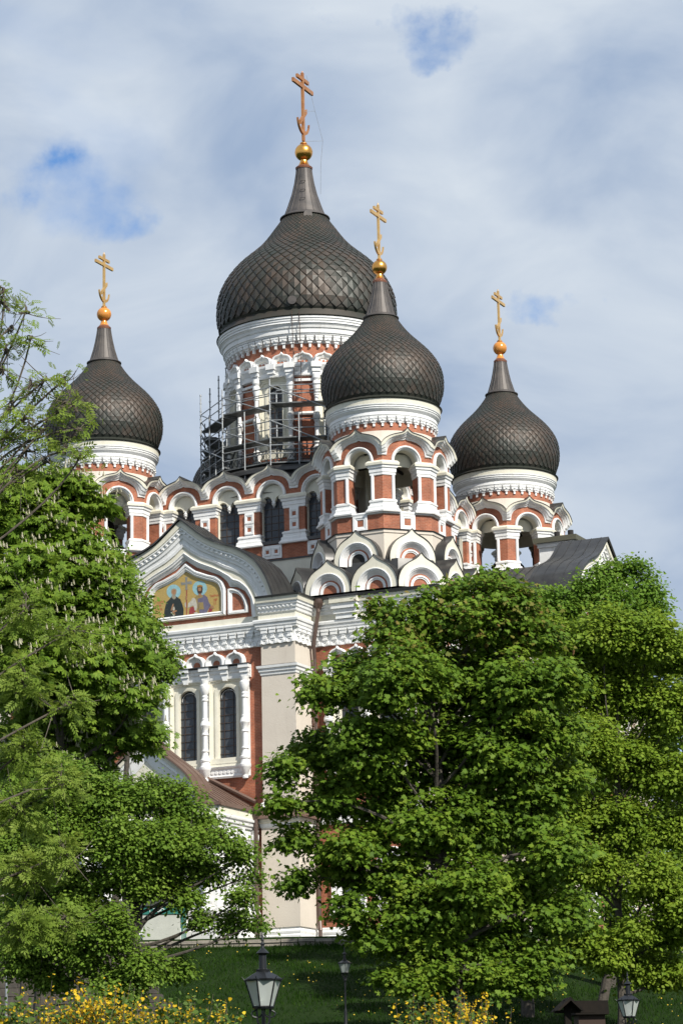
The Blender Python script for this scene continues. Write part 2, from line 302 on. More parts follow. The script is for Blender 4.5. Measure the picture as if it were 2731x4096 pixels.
SP_MID = [(.98, 46.6), (.96, 46.66), (.84, 46.78), (.74, 47.1), (.62, 47.5), (.51, 47.99), (.42, 48.5), (.38, 48.8)]
def onion(name, prof, nt, parent, lip_r, lip_z, rough_ax=0):
    b = MB()
    P = np.array(prof); d = np.r_[0, np.cumsum(np.hypot(*np.diff(P, axis=0).T))]
    # smooth profile: catmull resample
    def at_s(s_):
        s_ = min(max(s_, 0), d[-1]); r = np.interp(s_, d, Ps[:, 0]); z = np.interp(s_, d, Ps[:, 1]); return float(r), float(z)
    n = 140; t = np.linspace(0, d[-1], n); rr = np.interp(t, d, P[:, 0]); zz = np.interp(t, d, P[:, 1])
    k = np.ones(9)/9; pr = np.r_[[rr[0]]*4, rr, [rr[-1]]*4]; pz = np.r_[2*zz[0]-zz[4:0:-1], zz, 2*zz[-1]-zz[-2:-6:-1]]
    rr = np.convolve(pr, k, 'valid'); zz = np.convolve(pz, k, 'valid'); d = t; Ps = np.c_[rr, zz]
    b.lathe(0, 0, [(r-.02, z) for r, z in Ps[::3]], nt, 0)
    s_ = -0.1; row = 0; S = []
    while s_ < d[-1]:
        r, z = at_s(s_); hgt = 2*math.pi*r/nt*1.12; S.append(s_); s_ += hgt/2; row += 1
    for i in range(1, len(S)-1):
        (rb, zb), (rm, zm), (rt_, zt) = at_s(S[i-1]), at_s(S[i]), at_s(S[i+1])
        off = 0.5*(i % 2); tw_ = 2*math.pi*rm/nt; lift = .15*tw_; lat = .045*tw_
        gr, gz = (zt-zb), -(rt_-rb); gl = math.hypot(gr, gz); gr, gz = gr/gl, gz/gl     # outward normal in profile plane
        for j in range(nt):
            a0, a1, a2 = [2*math.pi*(j+off+q)/nt for q in (0, .5, 1)]
            def pp(r, z, a, o): r_ = r+gr*o; b.v.append(Vector((r_*math.sin(a), -r_*math.cos(a), z+gz*o))); return len(b.v)-1
            w = .5*.015
            B = pp(rb, zb, a1, lift); jt = ((i*7919+j*104729) % 97)/97*.5+.75; Lf = pp(rm, zm, a0, lat*jt); Rg = pp(rm, zm, a2, lat*(2-jt)); T = pp(rt_, zt, a1, .0)
            c = pp(rm, zm, a1, lift*(.66+.1*jt))
            L2 = pp(rm, zm, a0, -.01); R2 = pp(rm, zm, a2, -.01)
            Bb = pp(rb, zb, a1, -.01)
            b.face((B, Rg, c)); b.face((Rg, T, c)); b.face((T, Lf, c)); b.face((Lf, B, c))
            b.face((Lf, L2, Bb, B)); b.face((Bb, R2, Rg, B))
    # plain sheet band and dark lip at the foot
    b.lathe(0, 0, [(lip_r-.45, lip_z), (lip_r, lip_z), (lip_r+.05, lip_z+.05), (lip_r-.04, lip_z+.10), (prof[0][0]-.05, prof[0][1]-.12), (prof[0][0]+.03, prof[0][1]+.02), (Ps[4][0]+.03, Ps[4][1]+.1), (Ps[6][0], Ps[6][1]+.12)], 64, 0)
    return b.build(name, M_SHING, parent, fixn=False, angle=12)
def spire(prof, parent, n=16):
    b = MB(); b.lathe(0, 0, prof, 64, 0)
    for k in range(n):
        a = 2*math.pi*(k+.3)/n
        pts = [Vector(((r+.012)*math.sin(a), -(r+.012)*math.cos(a), z)) for r, z in prof[2:]]
        for p, q in zip(pts, pts[1:]): b.tube(p, q, .018, n=5)
    r0, z0 = prof[0]; b.lathe(0, 0, [(r0, z0-.03), (r0+.05, z0), (r0+.05, z0+.05), (r0-.03, z0+.09)], 48, 0)
    return b.build('spire', M_SPIRE, parent)
def orb(parent, z, r, zc, rc, m):
    b = MB(); prof = [(r*math.sin(R(a)), z-r*math.cos(R(a))) for a in range(22, 181, 8)]
    prof[-1] = (.001, z+r)
    b.lathe(0, 0, prof, 32, 0)
    rk = r*.38
    b.lathe(0, 0, [(rc*1.12, zc-.08), (rc*1.18, zc+.03), (rc*.95, zc+.12), (rc*.8, zc+.17), (rk*1.25, (zc+.17+z-r*.9)/2), (rk, z-r*.92), (rk*1.02, z-r*.86)], 32, [1, 1, 1, 0, 0, 0])
    b.lathe(0, 0, [(.1*r/.5, z+r*.97), (.2*r/.5, z+r*1.02), (.2*r/.5, z+r*1.08), (.09*r/.5, z+r*1.14), (.16*r/.5, z+r*1.18), (.05, z+r*1.26)], 16, 2)
    return b.build('orb', [m, mat_copper_collar, M_CROSS], parent)
mat_copper_collar = mat('copper_collar', (0.30, 0.12, 0.07), 0.45, 0.5, var=(0.19, 0.09, 0.055), scale=3)
def cross(parent, z0, z1, m, t=.13):
    """eight pointed cross with a crescent at its foot; arms run along local y"""
    b = MB(); H = z1-z0; k = H/4.5
    F = (Vector((0, 0, z0)), Vector((0, 1, 0)), Vector((0, 0, 1)), Vector((1, 0, 0))); w = .055*k+.02; p = .095*k
    b.box(F, -p, p, 0, H, -w, w)
    zb = H*.80; b.box(F, -1.38*k, 1.38*k, zb-.13*k, zb+.13*k, -w*.97, w*.97)
    zb = H*.905; b.box(F, -.8*k, .8*k, zb-.11*k, zb+.11*k, -w*.98, w*.98)
    c = H*.365; q = .13*k
    b.prism(F, [(-.44*k, c-.55*k-q*1.0), (-.44*k, c-.55*k+q*1.3), (.44*k, c+.42*k+q*1.3), (.44*k, c+.42*k-q)], -w*.96, w*.96)
    cr = []; zc = H*.31
    for i in range(17): a = R(186+168*i/16); cr.append((.80*k*math.cos(a), zc+.98*k*math.sin(a)))
    for i in range(17): a = R(354-168*i/16); cr.append((.80*k*math.cos(a)*.97, zc+.02+(.98-.24*math.sin(R(180*i/16)))*k*math.sin(a)))
    b.prism(F, cr, -w*.9, w*.9)
    for u, v in ((0, H), ): b.tube(F[0]+Vector((0, 0, v)), F[0]+Vector((0, 0, v+.12)), .03, n=6)
    return b.build('cross', m, parent)
# ---------------------------------------------------------------- corbelled cornices round drums
def corbel_ring(b, r, ztop, zbot, n, dep):
    H = ztop-zbot
    for k in range(n):
        F = fr(0, 0, 360*(k+.5)/n, r); q = math.pi*r/n
        b.box(F, -q*.82, q*.82, ztop-H*.42, ztop-.01, -.1, dep, 0)
        b.box(F, -q*.90, q*.90, ztop-H*.16, ztop, -.1, dep+.03, 0)
        b.prism(F, [(-q*.66, ztop-H*.42), (q*.66, ztop-H*.42), (q*.42, ztop-H*.62), (-q*.42, ztop-H*.62)], -.1, dep*.72, 0)
        b.box(F, -q*.26, q*.26, zbot+.02, ztop-H*.62, -.1, dep*.45, 0)
        b.box(F, -q*.2, q*.2, ztop-H*.34, ztop-H*.22, dep, dep+.035, 0)
# ================================================================ BELL TOWER (built once, copied)
def make_tower():
    b = MB(); FA = 3.33; W = 2*FA*math.tan(R(22.5)); S = 38.0
    oct_ = lambda ap, a0=22.5: [(ap/math.cos(R(22.5))*math.sin(R(a0+45*k)), -ap/math.cos(R(22.5))*math.cos(R(a0+45*k))) for k in range(8)][::-1]
    # lower octagon with dark ledge and brick parapet
    b.sweep(PLAN, oct_(3.42), [(0, 29.5), (0, 33.3), (.05, 33.34), (.05, 33.5), (0, 33.52), (-.05, 33.52)], 4, True)
    b.sweep(PLAN, oct_(3.42), [(-.05, 33.5), (.10, 33.5), (.12, 33.55), (-.1, 33.60)], 3, True)
    b.sweep(PLAN, oct_(3.36), [(0, 33.56), (0, 34.46)], 2, True)
    b.sweep(PLAN, oct_(3.36), [(0, 34.40), (.08, 34.42), (.1, 34.5), (.06, 34.56), (-.55, 34.6)], 0, True)
    b.lathe(0, 0, [(0.01, 34.62), (3.2, 34.58)], 8, 3, off=22.5, sm=False)
    body = b.build('bell_tower', WC, CA)
    for k in range(8): p = MB(); panel_box(p, fr(0, 0, 45*k, 3.36), 0, 33.98, .86, .07); p.build('square_panel', WC, body)
    a = MB()
    for k in range(8): kok_bay(a, fr(0, 0, 45*k, FA), W, .68, .87, mit=math.tan(R(22.5))/(W/2))
    a.build('gabled_arcade', WC, body)
    c = MB(); 
    for k in range(8):
        F0 = fr(0, 0, 45*k, FA); F1 = fr(0, 0, 45*(k+1), FA); e = W/2-.70
        V = 3.33/math.cos(R(22.5)); vx = (V*math.sin(R(45*k+22.5)), -V*math.cos(R(45*k+22.5)))
        path = [f2(F1, -e-.02, -.85), f2(F1, -e, 0), vx, f2(F0, e, 0), f2(F0, e+.02, -.85)]
        pier(c, path)
        for F, u in ((F1, -e-.09), (F0, e+.09)):
            p0 = F[0]+F[1]*u+F[3]*.01; c.tube((p0.x, p0.y, 35.2), (p0.x, p0.y, 36.6), .10, n=10, m=0)
    c.build('brick_pier', WC, body)
    # vault, upper drum, cornice
    d = MB()
    d.lathe(0, 0, [(2.55, 37.3), (2.5, 38.0), (2.1, 38.5), (.3, 38.75), (.01, 38.75)], 32, 1)
    d.lathe(0, 0, [(3.3, 38.15), (3.08, 38.7), (2.98, 38.95), (2.93, 39.27)], 64, 4)
    d.lathe(0, 0, [(2.90, 39.25), (2.88, 39.75)], 64, 2)
    d.lathe(0, 0, [(2.86, 39.5), (2.90, 40.06), (3.0, 40.08), (3.02, 40.14), (3.05, 40.16), (3.03, 40.34), (3.1, 40.42), (3.16, 40.5), (3.17, 40.56), (3.21, 40.60), (3.18, 40.66), (3.23, 40.70), (3.24, 40.75), (3.22, 40.76), (3.24, 41.06)],
            64, [0]*13+[1])
    corbel_ring(d, 2.9, 40.05, 39.5, 38, .13)
    d.build('drum_cornice', WC, body)
    # upper ring of kokoshniks
    for k in range(8):
        q = MB(); kokoshnik(q, fr(0, 0, 45*k, 4.0), 1.30, 31.55, 33.48, .75, hole=(k == 0)); q.build('kokoshnik', WC, body)
    for az, dx, ap in [(0, -1.38, 4.75), (0, 1.38, 4.75), (45, 0, 5.3), (90, -1.38, 4.75), (90, 1.38, 4.75), (135, 0, 5.3), (-45, 0, 5.3), (-90, 1.38, 4.75), (-90, -1.38, 4.75)]:
        q = MB(); kokoshnik(q, fr(0, 0, az, ap), 1.34, 29.82, 31.85, 1.3, du=dx); q.build('kokoshnik', WC, body)
    # lead roofs between the rings
    r = MB(); sq = [(-5.25, -5.25), (-5.25, 5.25), (5.25, 5.25), (5.25, -5.25)]
    g = 2.75; cs = [(-4.7, -g), (-4.7, g), (-g, 4.7), (g, 4.7), (4.7, g), (4.7, -g), (g, -4.7), (-g, -4.7)]
    r.sweep(PLAN, sq, [(0, 29.66), (.02, 29.74), (-.55, 29.86)], 3, True)
    r.sweep(PLAN, cs, [(.6, 29.84), (-.75, 29.9), (-.8, 31.0), (-1.0, 31.75)], 3, True)
    r.build('lead_roof', WC, body)
    return body
def kokoshnik(b, F, hw, z0, z1, depth, hole=False, du=0.0):
    KK = [(1, 0), (1.02, .18), (.98, .34), (.88, .5), (.72, .64), (.54, .735), (.36, .80), (.2, .86), (.08, .93), (0, 1)]
    F = (F[0]+F[1]*du, F[1], F[2], F[3])
    out_ = mirror(shape(KK, hw, z0, z1)); r0 = hw*.77; zc = z0+.26
    def ar(r): return [(-r, z0)]+arc(r, zc, 18)+[(r, z0)]
    n = 49
    b.bandp(F, out_, ar(r0), [(0, -depth), (0, 0), (1, 0)], 1, n=n)
    b.bandp(F, ar(r0), ar(hw*.50), [(0, 0), (0, .05), (.10, .07), (.22, .05), (.26, .0), (.34, .01), (.5, -.05), (.54, -.1), (.62, -.1), (.82, -.2), (1, -.26)], 0, n=n)
    b.bandp(F, ar(hw*.50), ar(hw*.43), [(0, -.26), (1, -.26)], 2, n=n)
    b.bandp(F, ar(hw*.43), ar(hw*.31), [(0, -.26), (0, -.2), (.5, -.2), (.6, -.25), (1, -.25), (1, -.3)], 0, n=n)
    pts = ar(hw*.31); b.face([b.pt(F, x, z, -.3) for x, z in pts], 6 if hole else 2)
    top = [(x*1.012, z+.03) for x, z in out_]
    b.bandp(F, out_, top, [(0, .05), (1, .05), (1, -depth), (0, -depth)], 3, n=n)
TW = make_tower()
TW.location = (9.05, -9.05, 0)
D1 = onion('onion_dome', DP_MID, 48, CA, 3.29, 41.05); D1.location = (9.05, -9.05, 0)
sp1 = spire(SP_MID, D1, 16); ob1 = orb(D1, 49.68, .435, 48.8, .36, M_GOLD); cr1 = cross(D1, 50.12, 53.45, M_CROSS)
mids = [(D1, (9.05, -9.05)), ]
for (x, y) in ((-9.05, -9.05), (9.05, 9.05), (-9.05, 9.05)):
    for src in (TW, D1):
        o = src.copy(); scene.collection.objects.link(o); o.location = (x, y, 0); o.parent = CA
        for ch in list(src.children):
            c = ch.copy(); scene.collection.objects.link(c); c.parent = o
            if ch.name.startswith('orb'):
                c.data = c.data.copy(); c.data.materials[0] = M_GOLD2
# ================================================================ MAIN DRUM
D0 = onion('onion_dome', DP_MAIN, 48, CA, 5.5, 49.02)
spire(SP_MAIN, D0, 16); orb(D0, 61.36, .557, 60.3, .46, M_GOLD); cross(D0, 62.12, 66.66, M_COPPER)
hb = MB()
for q in range(3):
    a = R(20); zz = 58.0+q*.62; r = np.interp(zz, [z for _, z in SP_MAIN], [r for r, _ in SP_MAIN])+.03
    pz = Vector((r*math.sin(a), -r*math.cos(a), zz)); t = Vector((math.cos(a), math.sin(a), 0))*.13; o_ = Vector((math.sin(a), -math.cos(a), 0))*.12
    hb.tube(pz-t, pz-t+o_, .02, n=5); hb.tube(pz+t, pz+t+o_, .02, n=5); hb.tube(pz-t+o_, pz+t+o_, .02, n=5)
hb.build('climbing_hook', M_SPIRE, D0)
for zz, rr, azh in ((56.75, 1.52, 33), (50.0, 5.47, 17)):
    hb = MB(); F = fr(0, 0, azh, rr, 0); hb.prism(F, arc(.27, zz, 18, 180, -180)[:-1], -.1, .05); hb.build('round_hatch', M_SPIRE, D0)
b = MB()
b.lathe(0, 0, [(4.95, 39.6), (4.95, 40.2), (4.72, 40.35)], 96, [3, 0])
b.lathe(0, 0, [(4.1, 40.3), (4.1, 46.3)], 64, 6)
for k in range(8): b.lathe(0, 0, [(4.62, 40.3), (4.62, 46.3), (4.1, 46.3)], 8, 2, 22.5+45*k-11, 22.5+45*k+11)
b.lathe(0, 0, [(4.0, 45.45), (4.62, 45.45), (4.62, 46.3)], 96, [1, 2])
b.lathe(0, 0, [(4.62, 40.3), (4.62, 41.0), (4.0, 41.0)], 96, [2, 1])
b.lathe(0, 0, [(4.72, 46.2), (4.72, 47.5)], 96, 2)
drum = b.build('central_drum', WC, CA)
b = MB()
b.lathe(0, 0, [(4.68, 47.2), (4.74, 47.93), (5.06, 47.95), (5.08, 48.02), (5.14, 48.06), (5.15, 48.3), (5.22, 48.36), (5.26, 48.5), (5.3, 48.54), (5.33, 48.6), (5.38, 48.62), (5.36, 48.72), (5.41, 48.76), (5.42, 48.86), (5.47, 48.9), (5.47, 49.04)], 96, 0)
corbel_ring(b, 4.78, 47.93, 47.22, 58, .22)
b.build('drum_cornice', WC, drum)
b = MB()   # entablature with breaks forward over the columns
b.lathe(0, 0, [(4.6, 45.5), (4.86, 45.52), (4.88, 45.62), (4.82, 45.66), (4.84, 45.82), (4.92, 45.92), (4.96, 46.05), (5.02, 46.12), (5.04, 46.26), (4.7, 46.32)], 96, [0]*8+[1])
for k in range(8):
    for dz in (-9.2, 9.2, 22.5):
        F = fr(0, 0, 22.5+45*k+dz, 4.86); h = .21 if dz < 20 else .18; zb = 45.52 if dz < 20 else 45.75
        b.box(F, -h, h, zb, 45.7, -.2, .14); b.box(F, -h-.04, h+.04, 45.7, 45.95, -.2, .2); b.box(F, -h-.1, h+.1, 45.95, 46.29, -.2, .3, 0)
        if dz > 20: b.prism(F, [(-.18, 45.75), (.18, 45.75), (.08, 45.5), (-.08, 45.5)], -.2, .12)
    F = fr(0, 0, 22.5+45*k, 4.64); b.box(F, -.7, .7, 45.18, 45.33, -.1, .12); b.box(F, -.7, .7, 43.12, 43.3, -.1, .12); b.box(F, -.7, .7, 43.17, 43.25, -.1, .16)
b.build('drum_entablature', WC, drum)
for k in range(24):
    q = MB(); F = fr(0, 0, 22.5+15*k, 4.78); hw = .62
    o_ = mirror(shape([(1, 0), (1.03, .25), (.97, .45), (.82, .64), (.6, .76), (.36, .80), (.2, .84), (.08, .93), (0, 1.05)], hw, 46.28, 46.98)); i_ = [(-.36, 46.28)]+arc(.36, 46.36, 12, sq=.6)+[(.36, 46.28)]
    q.bandp(F, o_, i_, [(0, -.1), (0, .18), (.15, .24), (.35, .22), (.45, .12), (.7, .10), (1, .02), (1, -.06)], 0, n=33, sm=True)
    for dx in (-.22, 0, .22): q.prism(F, arc(.085, 46.38, 8, 180, 0, dx)+[(dx+.05, 46.32), (dx-.05, 46.32)], -.04, .0, 2, back=False)
    q.face([q.pt(F, x, z, -.045) for x, z in i_], 0)
    q.build('kokoshnik', WC, drum)
COLP = [(.30, 0), (.30, .12), (.2, .2), (.33, .5), (.36, .62), (.30, .72), (.22, .8), (.20, .95), (.25, 1.0), (.25, 1.08), (.16, 1.12), (.165, 2.0), (.2, 2.04), (.2, 2.12), (.15, 2.2), (.27, 2.5), (.29, 2.62), (.24, 2.76), (.2, 2.8), (.24, 2.86), (.17, 2.92), (.155, 3.9), (.2, 3.94), (.2, 4.02), (.15, 4.08), (.18, 4.2), (.27, 4.45), (.30, 4.6), (.26, 4.75), (.20, 4.8), (.3, 4.95), (.3, 5.2)]
proto = MB(); proto.lathe(0, 0, [(r*.8, z) for r, z in COLP], 18, 0)
col0 = proto.build('baluster_column', WC, drum)
for i, az in enumerate([22.5+45*k+dz for k in range(8) for dz in (-9.2, 9.2)]):
    o = col0 if i == 0 else col0.copy()
    if i: scene.collection.objects.link(o); o.parent = drum
    F = fr(0, 0, az, 4.86); o.location = (F[0].x, F[0].y, 40.35)
for k in range(8):
    q = MB(); F = fr(0, 0, 45*k, 4.56); H = [(-.98, 40.7), (-.98, 45.5), (.98, 45.5), (.98, 40.7)]
    g0 = [(-.50, 41.12)]+arc(.50, 44.6, 12)+[(.50, 41.12)]
    q.bandp(F, H, g0, [(0, 0), (0, .10), (.12, .10), (.14, .02), (.3, .02), (.32, -.06), (.7, -.08), (.72, -.02), (1, -.02), (1, -.32)], 1, n=41)
    q.box(F, -.98, .98, 40.6, 41.12, -.4, .08, 1)
    w = q.build('drum_window', WC, drum)
    g = MB(); g.face([g.pt(F, x, z, -.30) for x, z in g0], 5); g.build('pane', WC, w)
    g = MB()
    for u in (-.13, .13): g.box(F, u-.012, u+.012, 41.12, 44.95, -.29, -.27, 7)
    for j in range(9): g.box(F, -.5, .5, 41.4+j*.42, 41.43+j*.42, -.29, -.26, 7)
    g.build('glazing_bar', WC, w)
b = MB(); b.lathe(0, 0, [(4.9, 40.1), (6.4, 39.7), (6.55, 39.55), (6.55, 39.35), (6.3, 39.3), (6.6, 38.9), (7.3, 38.2), (7.9, 37.7)], 96, 0); b.build('drum_base_roof', M_ROOF, CA)
b = MB()
for k in range(40):   # lattice parapet round the drum foot
    a0, a1 = 360*k/40, 360*(k+1)/40
    p = lambda a, z: fr(0, 0, a, 5.75, 0)[0]+Vector((0, 0, z))
    b.tube(p(a0, 40.75), p(a1, 40.75), .025, n=4); b.tube(p(a0, 40.15), p(a1, 40.15), .025, n=4); b.tube(p(a0, 39.9), p(a0, 40.85), .03, n=4)
    m_ = (a0+a1)/2; b.tube(p(a0, 40.15), p(m_, 40.75), .018, n=4); b.tube(p(m_, 40.75), p(a1, 40.15), .018, n=4)
    b.tube(p(a0, 40.75), p(m_, 40.15), .018, n=4); b.tube(p(m_, 40.15), p(a1, 40.75), .018, n=4)
b.build('lattice_parapet', mat('dark_iron', (.05, .06, .06), .5, .5), CA)
b = MB()   # fixed ladder on the drum
F = fr(0, 0, 19, 5.05)
for u in (-.22, .22):
    b.tube(F[0]+F[1]*u+Vector((0, 0, 40.2)), F[0]+F[1]*u+Vector((0, 0, 46.5)), .022, n=5); b.tube(F[0]+F[1]*u+Vector((0, 0, 46.5)), F[0]+F[1]*u+F[3]*.5+Vector((0, 0, 49.3)), .022, n=5)
for j in range(22): z = 40.4+j*.28; b.tube(F[0]-F[1]*.22+Vector((0, 0, z)), F[0]+F[1]*.22+Vector((0, 0, z)), .014, n=4)
for j in range(4): z = 46.9+j*.6; w_ = (z-46.5)/2.8*.5; b.tube(F[0]-F[1]*.22+F[3]*w_+Vector((0, 0, z)), F[0]+F[1]*.22+F[3]*w_+Vector((0, 0, z)), .014, n=4)
b.build('roof_ladder', M_PIPE, CA)
b = MB(); pr_ = None   # lightning conductor from the cross down the dome
pts = [(.25, 66.5), (.75, 64.1), (1.2, 62.1), (1.05, 60.6), (1.0, 58.6)]
for (u, z), (u2_, z2) in zip(pts, pts[1:]):
    F = fr(0, 0, 115, 0); b.tube(F[0]+F[3]*u+Vector((0, 0, z)), F[0]+F[3]*u2_+Vector((0, 0, z2)), .012, n=4)
for u, z in ((.75, 64.1), (1.2, 62.1)): b.tube(Vector((0, 0, z)), fr(0, 0, 115, u)[0]+Vector((0, 0, z)), .012, n=4)
b.build('lightning_wire', M_STEEL, CA)
# ================================================================ CLERESTORY
for az in (0, 90, -90, 180):
    b = MB(); F = fr(0, 0, az, 8.0)
    b.box(F, -8, 8, 30.0, 33.62, -.5, 0, 1); b.box(F, -8, 8, 33.62, 34.62, -.5, -.01, 2)
    b.box(F, -8, 8, 33.58, 33.66, -.3, .08, 3)
    b.box(F, -8, 8, 34.62, 38.2, -.62, -.5, 1)
    cw = b.build('clerestory_wall', WC, CA)
    a = MB()
    for u in (-4.32, -1.44, 1.44, 4.32):
        kok_bay(a, (F[0]+F[1]*u, F[1], F[2], F[3]), 2.88, .74, .94)
    a.build('gabled_arcade', WC, cw)
    p = MB()
    for u in (-5.76, -2.88, 0, 2.88, 5.76):
        path = [f2(F, u+.66, -.5), f2(F, u+.66, 0), f2(F, u-.66, 0), f2(F, u-.66, -.5)]
        pier(p, path)
        q = .29
        p.box(F, u-q, u+q, 35.22, 36.6, -.05, .05, 0)
        for z in (35.58, 36.22): panel_box(p, (F[0]+F[3]*.05, F[1], F[2], F[3]), u, z, .56, .05, .42)
    p.build('brick_pier', WC, cw)
    for u in (-4.32, -1.44, 1.44, 4.32):
        p = MB()
        p.box(F, u-.62, u+.62, 33.72, 34.5, -.05, .06, 0)
        for du in (-.28, .28): panel_box(p, (F[0]+F[3]*.06, F[1], F[2], F[3]), u+du, 34.12, .44, .05, .45)
        p.box(F, u-.78, u+.78, 34.56, 34.75, -.4, .12, 3)
        p.build('square_panel', WC, cw)
    for u in (-4.32, -1.44, 1.44, 4.32):
        w = MB(); G = (F[0]+F[1]*u, F[1], F[2], F[3])
        # twin-arched head with a hanging pendant in a recess
        tw = [(-.74, 34.7), (-.74, 37.4)]+arc(.74, 37.4, 14)+[(.74, 37.4), (.74, 34.7)]
        inn = [(-.70, 34.7), (-.70, 37.16)]+arc(.29, 37.18, 8, 180, 0, -.41)+[(-.11, 37.16), (-.08, 37.13), (.08, 37.13), (.11, 37.16)]+arc(.29, 37.18, 8, 180, 0, .41)+[(.70, 37.16), (.70, 34.7)]
        w.bandp(G, tw, inn, [(0, -.24), (1, -.24), (1, -.46)], 1, n=81)
        wo = w.build('clerestory_window', WC, cw)
        g = MB(); g.box(G, -.72, .72, 34.7, 37.4, -.47, -.44, 5); g.build('pane', WC, wo)
        g = MB()
        for x in (-.25, .22): g.box(G, x-.016, x+.016, 34.7, 37.3, -.44, -.41, 7)
        for j in range(6): g.box(G, -.72, .72, 35.05+j*.42, 35.085+j*.42, -.44, -.41, 7)
        g.build('glazing_bar', WC, wo)
        g = MB(); p0 = G[0]-G[3]*.28
        g.lathe(p0.x, p0.y, [(.02, 36.80), (.04, 36.84), (.035, 36.87), (.10, 36.93), (.13, 36.99), (.09, 37.03), (.13, 37.06), (.13, 37.1), (.08, 37.14), (.1, 37.25)], 12, 0); g.build('pendant', WC, wo)
MOS = [('skyblue',[(-0.363,30.634),(-0.378,30.532),(-0.423,30.441),(-0.493,30.365),(-0.585,30.312),(-0.691,30.283),(-0.805,30.282),(-0.918,30.307),(-1.024,30.359),(-1.115,30.432),(-1.184,30.522),(-1.228,30.623),(-1.242,30.729),(-1.227,30.831),(-1.182,30.922),(-1.111,30.998),(-1.02,31.051),(-0.913,31.08),(-0.799,31.081),(-0.685,31.055),(-0.58,31.004),(-0.489,30.93),(-0.42,30.84),(-0.377,30.739)]),('skyblue',[(1.265,30.643),(1.249,30.538),(1.203,30.444),(1.131,30.366),(1.038,30.311),(0.93,30.281),(0.814,30.28),(0.698,30.306),(0.59,30.359),(0.498,30.434),(0.427,30.527),(0.383,30.632),(0.368,30.74),(0.385,30.845),(0.43,30.94),(0.503,31.018),(0.596,31.073),(0.705,31.103),(0.821,31.104),(0.937,31.077),(1.045,31.024),(1.137,30.948),(1.207,30.855),(1.251,30.751)]),('black',[(-1.423,29.292),(-1.383,29.686),(-1.268,30.131),(-1.06,30.28),(-0.931,30.438),(-0.676,30.411),(-0.391,30.209),(-0.266,29.911),(-0.189,29.618),(-0.208,29.279)]),('hair',[(-0.962,30.613),(-0.977,30.757),(-0.896,30.849),(-0.769,30.863),(-0.642,30.807),(-0.604,30.688),(-0.643,30.55),(-0.692,30.469),(-0.661,30.323),(-0.741,30.246),(-0.837,30.257),(-0.931,30.381),(-0.915,30.522)]),('skin',[(-0.904,30.606),(-0.913,30.736),(-0.849,30.815),(-0.737,30.803),(-0.668,30.738),(-0.675,30.582),(-0.755,30.505),(-0.835,30.513)]),('skin',[(-1.0,29.646),(-0.87,30.003),(-0.806,30.011),(-0.807,29.911),(-0.904,29.636)]),('white',[(-0.839,29.829),(-0.76,29.835),(-0.729,29.703),(-0.777,29.623),(-0.872,29.647)]),('skin',[(-0.905,29.608),(-0.618,29.635),(-0.603,29.562),(-0.778,29.509),(-0.683,29.414),(-0.747,29.378),(-0.873,29.519)]),('white',[(-1.001,29.533),(-0.937,29.554),(-0.731,29.348),(-0.811,29.328)]),('red',[(-0.022,30.711),(0.032,30.705),(0.014,29.285),(-0.033,29.284)]),('silver',[(-0.096,31.419),(0.088,31.413),(0.063,31.358),(0.045,31.132),(0.315,31.159),(0.345,30.971),(0.06,31.016),(0.058,30.76),(0.095,30.698),(-0.101,30.705),(-0.063,30.773),(-0.067,31.001),(-0.322,30.986),(-0.352,31.147),(-0.066,31.115),(-0.065,31.358)]),('red',[(0.141,29.314),(0.175,29.609),(0.271,29.712),(0.493,29.717),(0.553,29.342)]),('white',[(0.065,29.677),(0.099,29.929),(0.306,30.078),(0.338,30.188),(0.465,30.203),(0.653,29.984),(0.666,29.699),(0.601,29.479),(0.491,29.49),(0.43,29.781)]),('skin',[(-0.072,30.346),(0.055,30.389),(0.037,30.163),(-0.027,30.113),(-0.074,30.175)]),('white',[(-0.123,29.953),(-0.043,30.03),(-0.03,29.687),(-0.102,29.78)]),('purple',[(0.686,30.151),(0.845,30.305),(1.098,30.306),(1.285,30.144),(1.377,29.851),(1.501,29.668),(1.374,29.511),(1.246,29.298),(0.805,29.302),(0.76,29.576),(0.684,29.924)]),('ochre',[(0.529,30.225),(0.656,30.325),(1.003,30.288),(1.002,30.174),(0.686,30.123),(0.699,29.866),(0.773,29.319),(0.694,29.299),(0.636,29.872)]),('ochre',[(0.731,29.919),(1.031,29.887),(1.074,29.486),(0.775,29.517)]),('white',[(0.458,29.38),(0.648,29.389),(0.71,29.292),(0.457,29.29)]),('red',[(1.34,29.316),(1.405,29.536),(1.593,29.431),(1.544,29.309)]),('skin',[(1.438,29.646),(1.626,29.654),(1.703,29.505),(1.593,29.46),(1.484,29.528)]),('brown',[(0.644,30.696),(0.692,30.805),(0.976,30.774),(1.013,30.628),(0.973,30.447),(0.846,30.361),(0.704,30.433)]),('skin',[(0.706,30.632),(0.723,30.744),(0.913,30.724),(0.927,30.58),(0.848,30.532),(0.737,30.558)]),('skin',[(0.736,30.387),(0.909,30.383),(0.94,30.238),(0.766,30.242)]),('gold',[(0.644,30.781),(0.692,30.862),(0.819,30.891),(0.977,30.831),(1.023,30.74),(0.85,30.788)])]
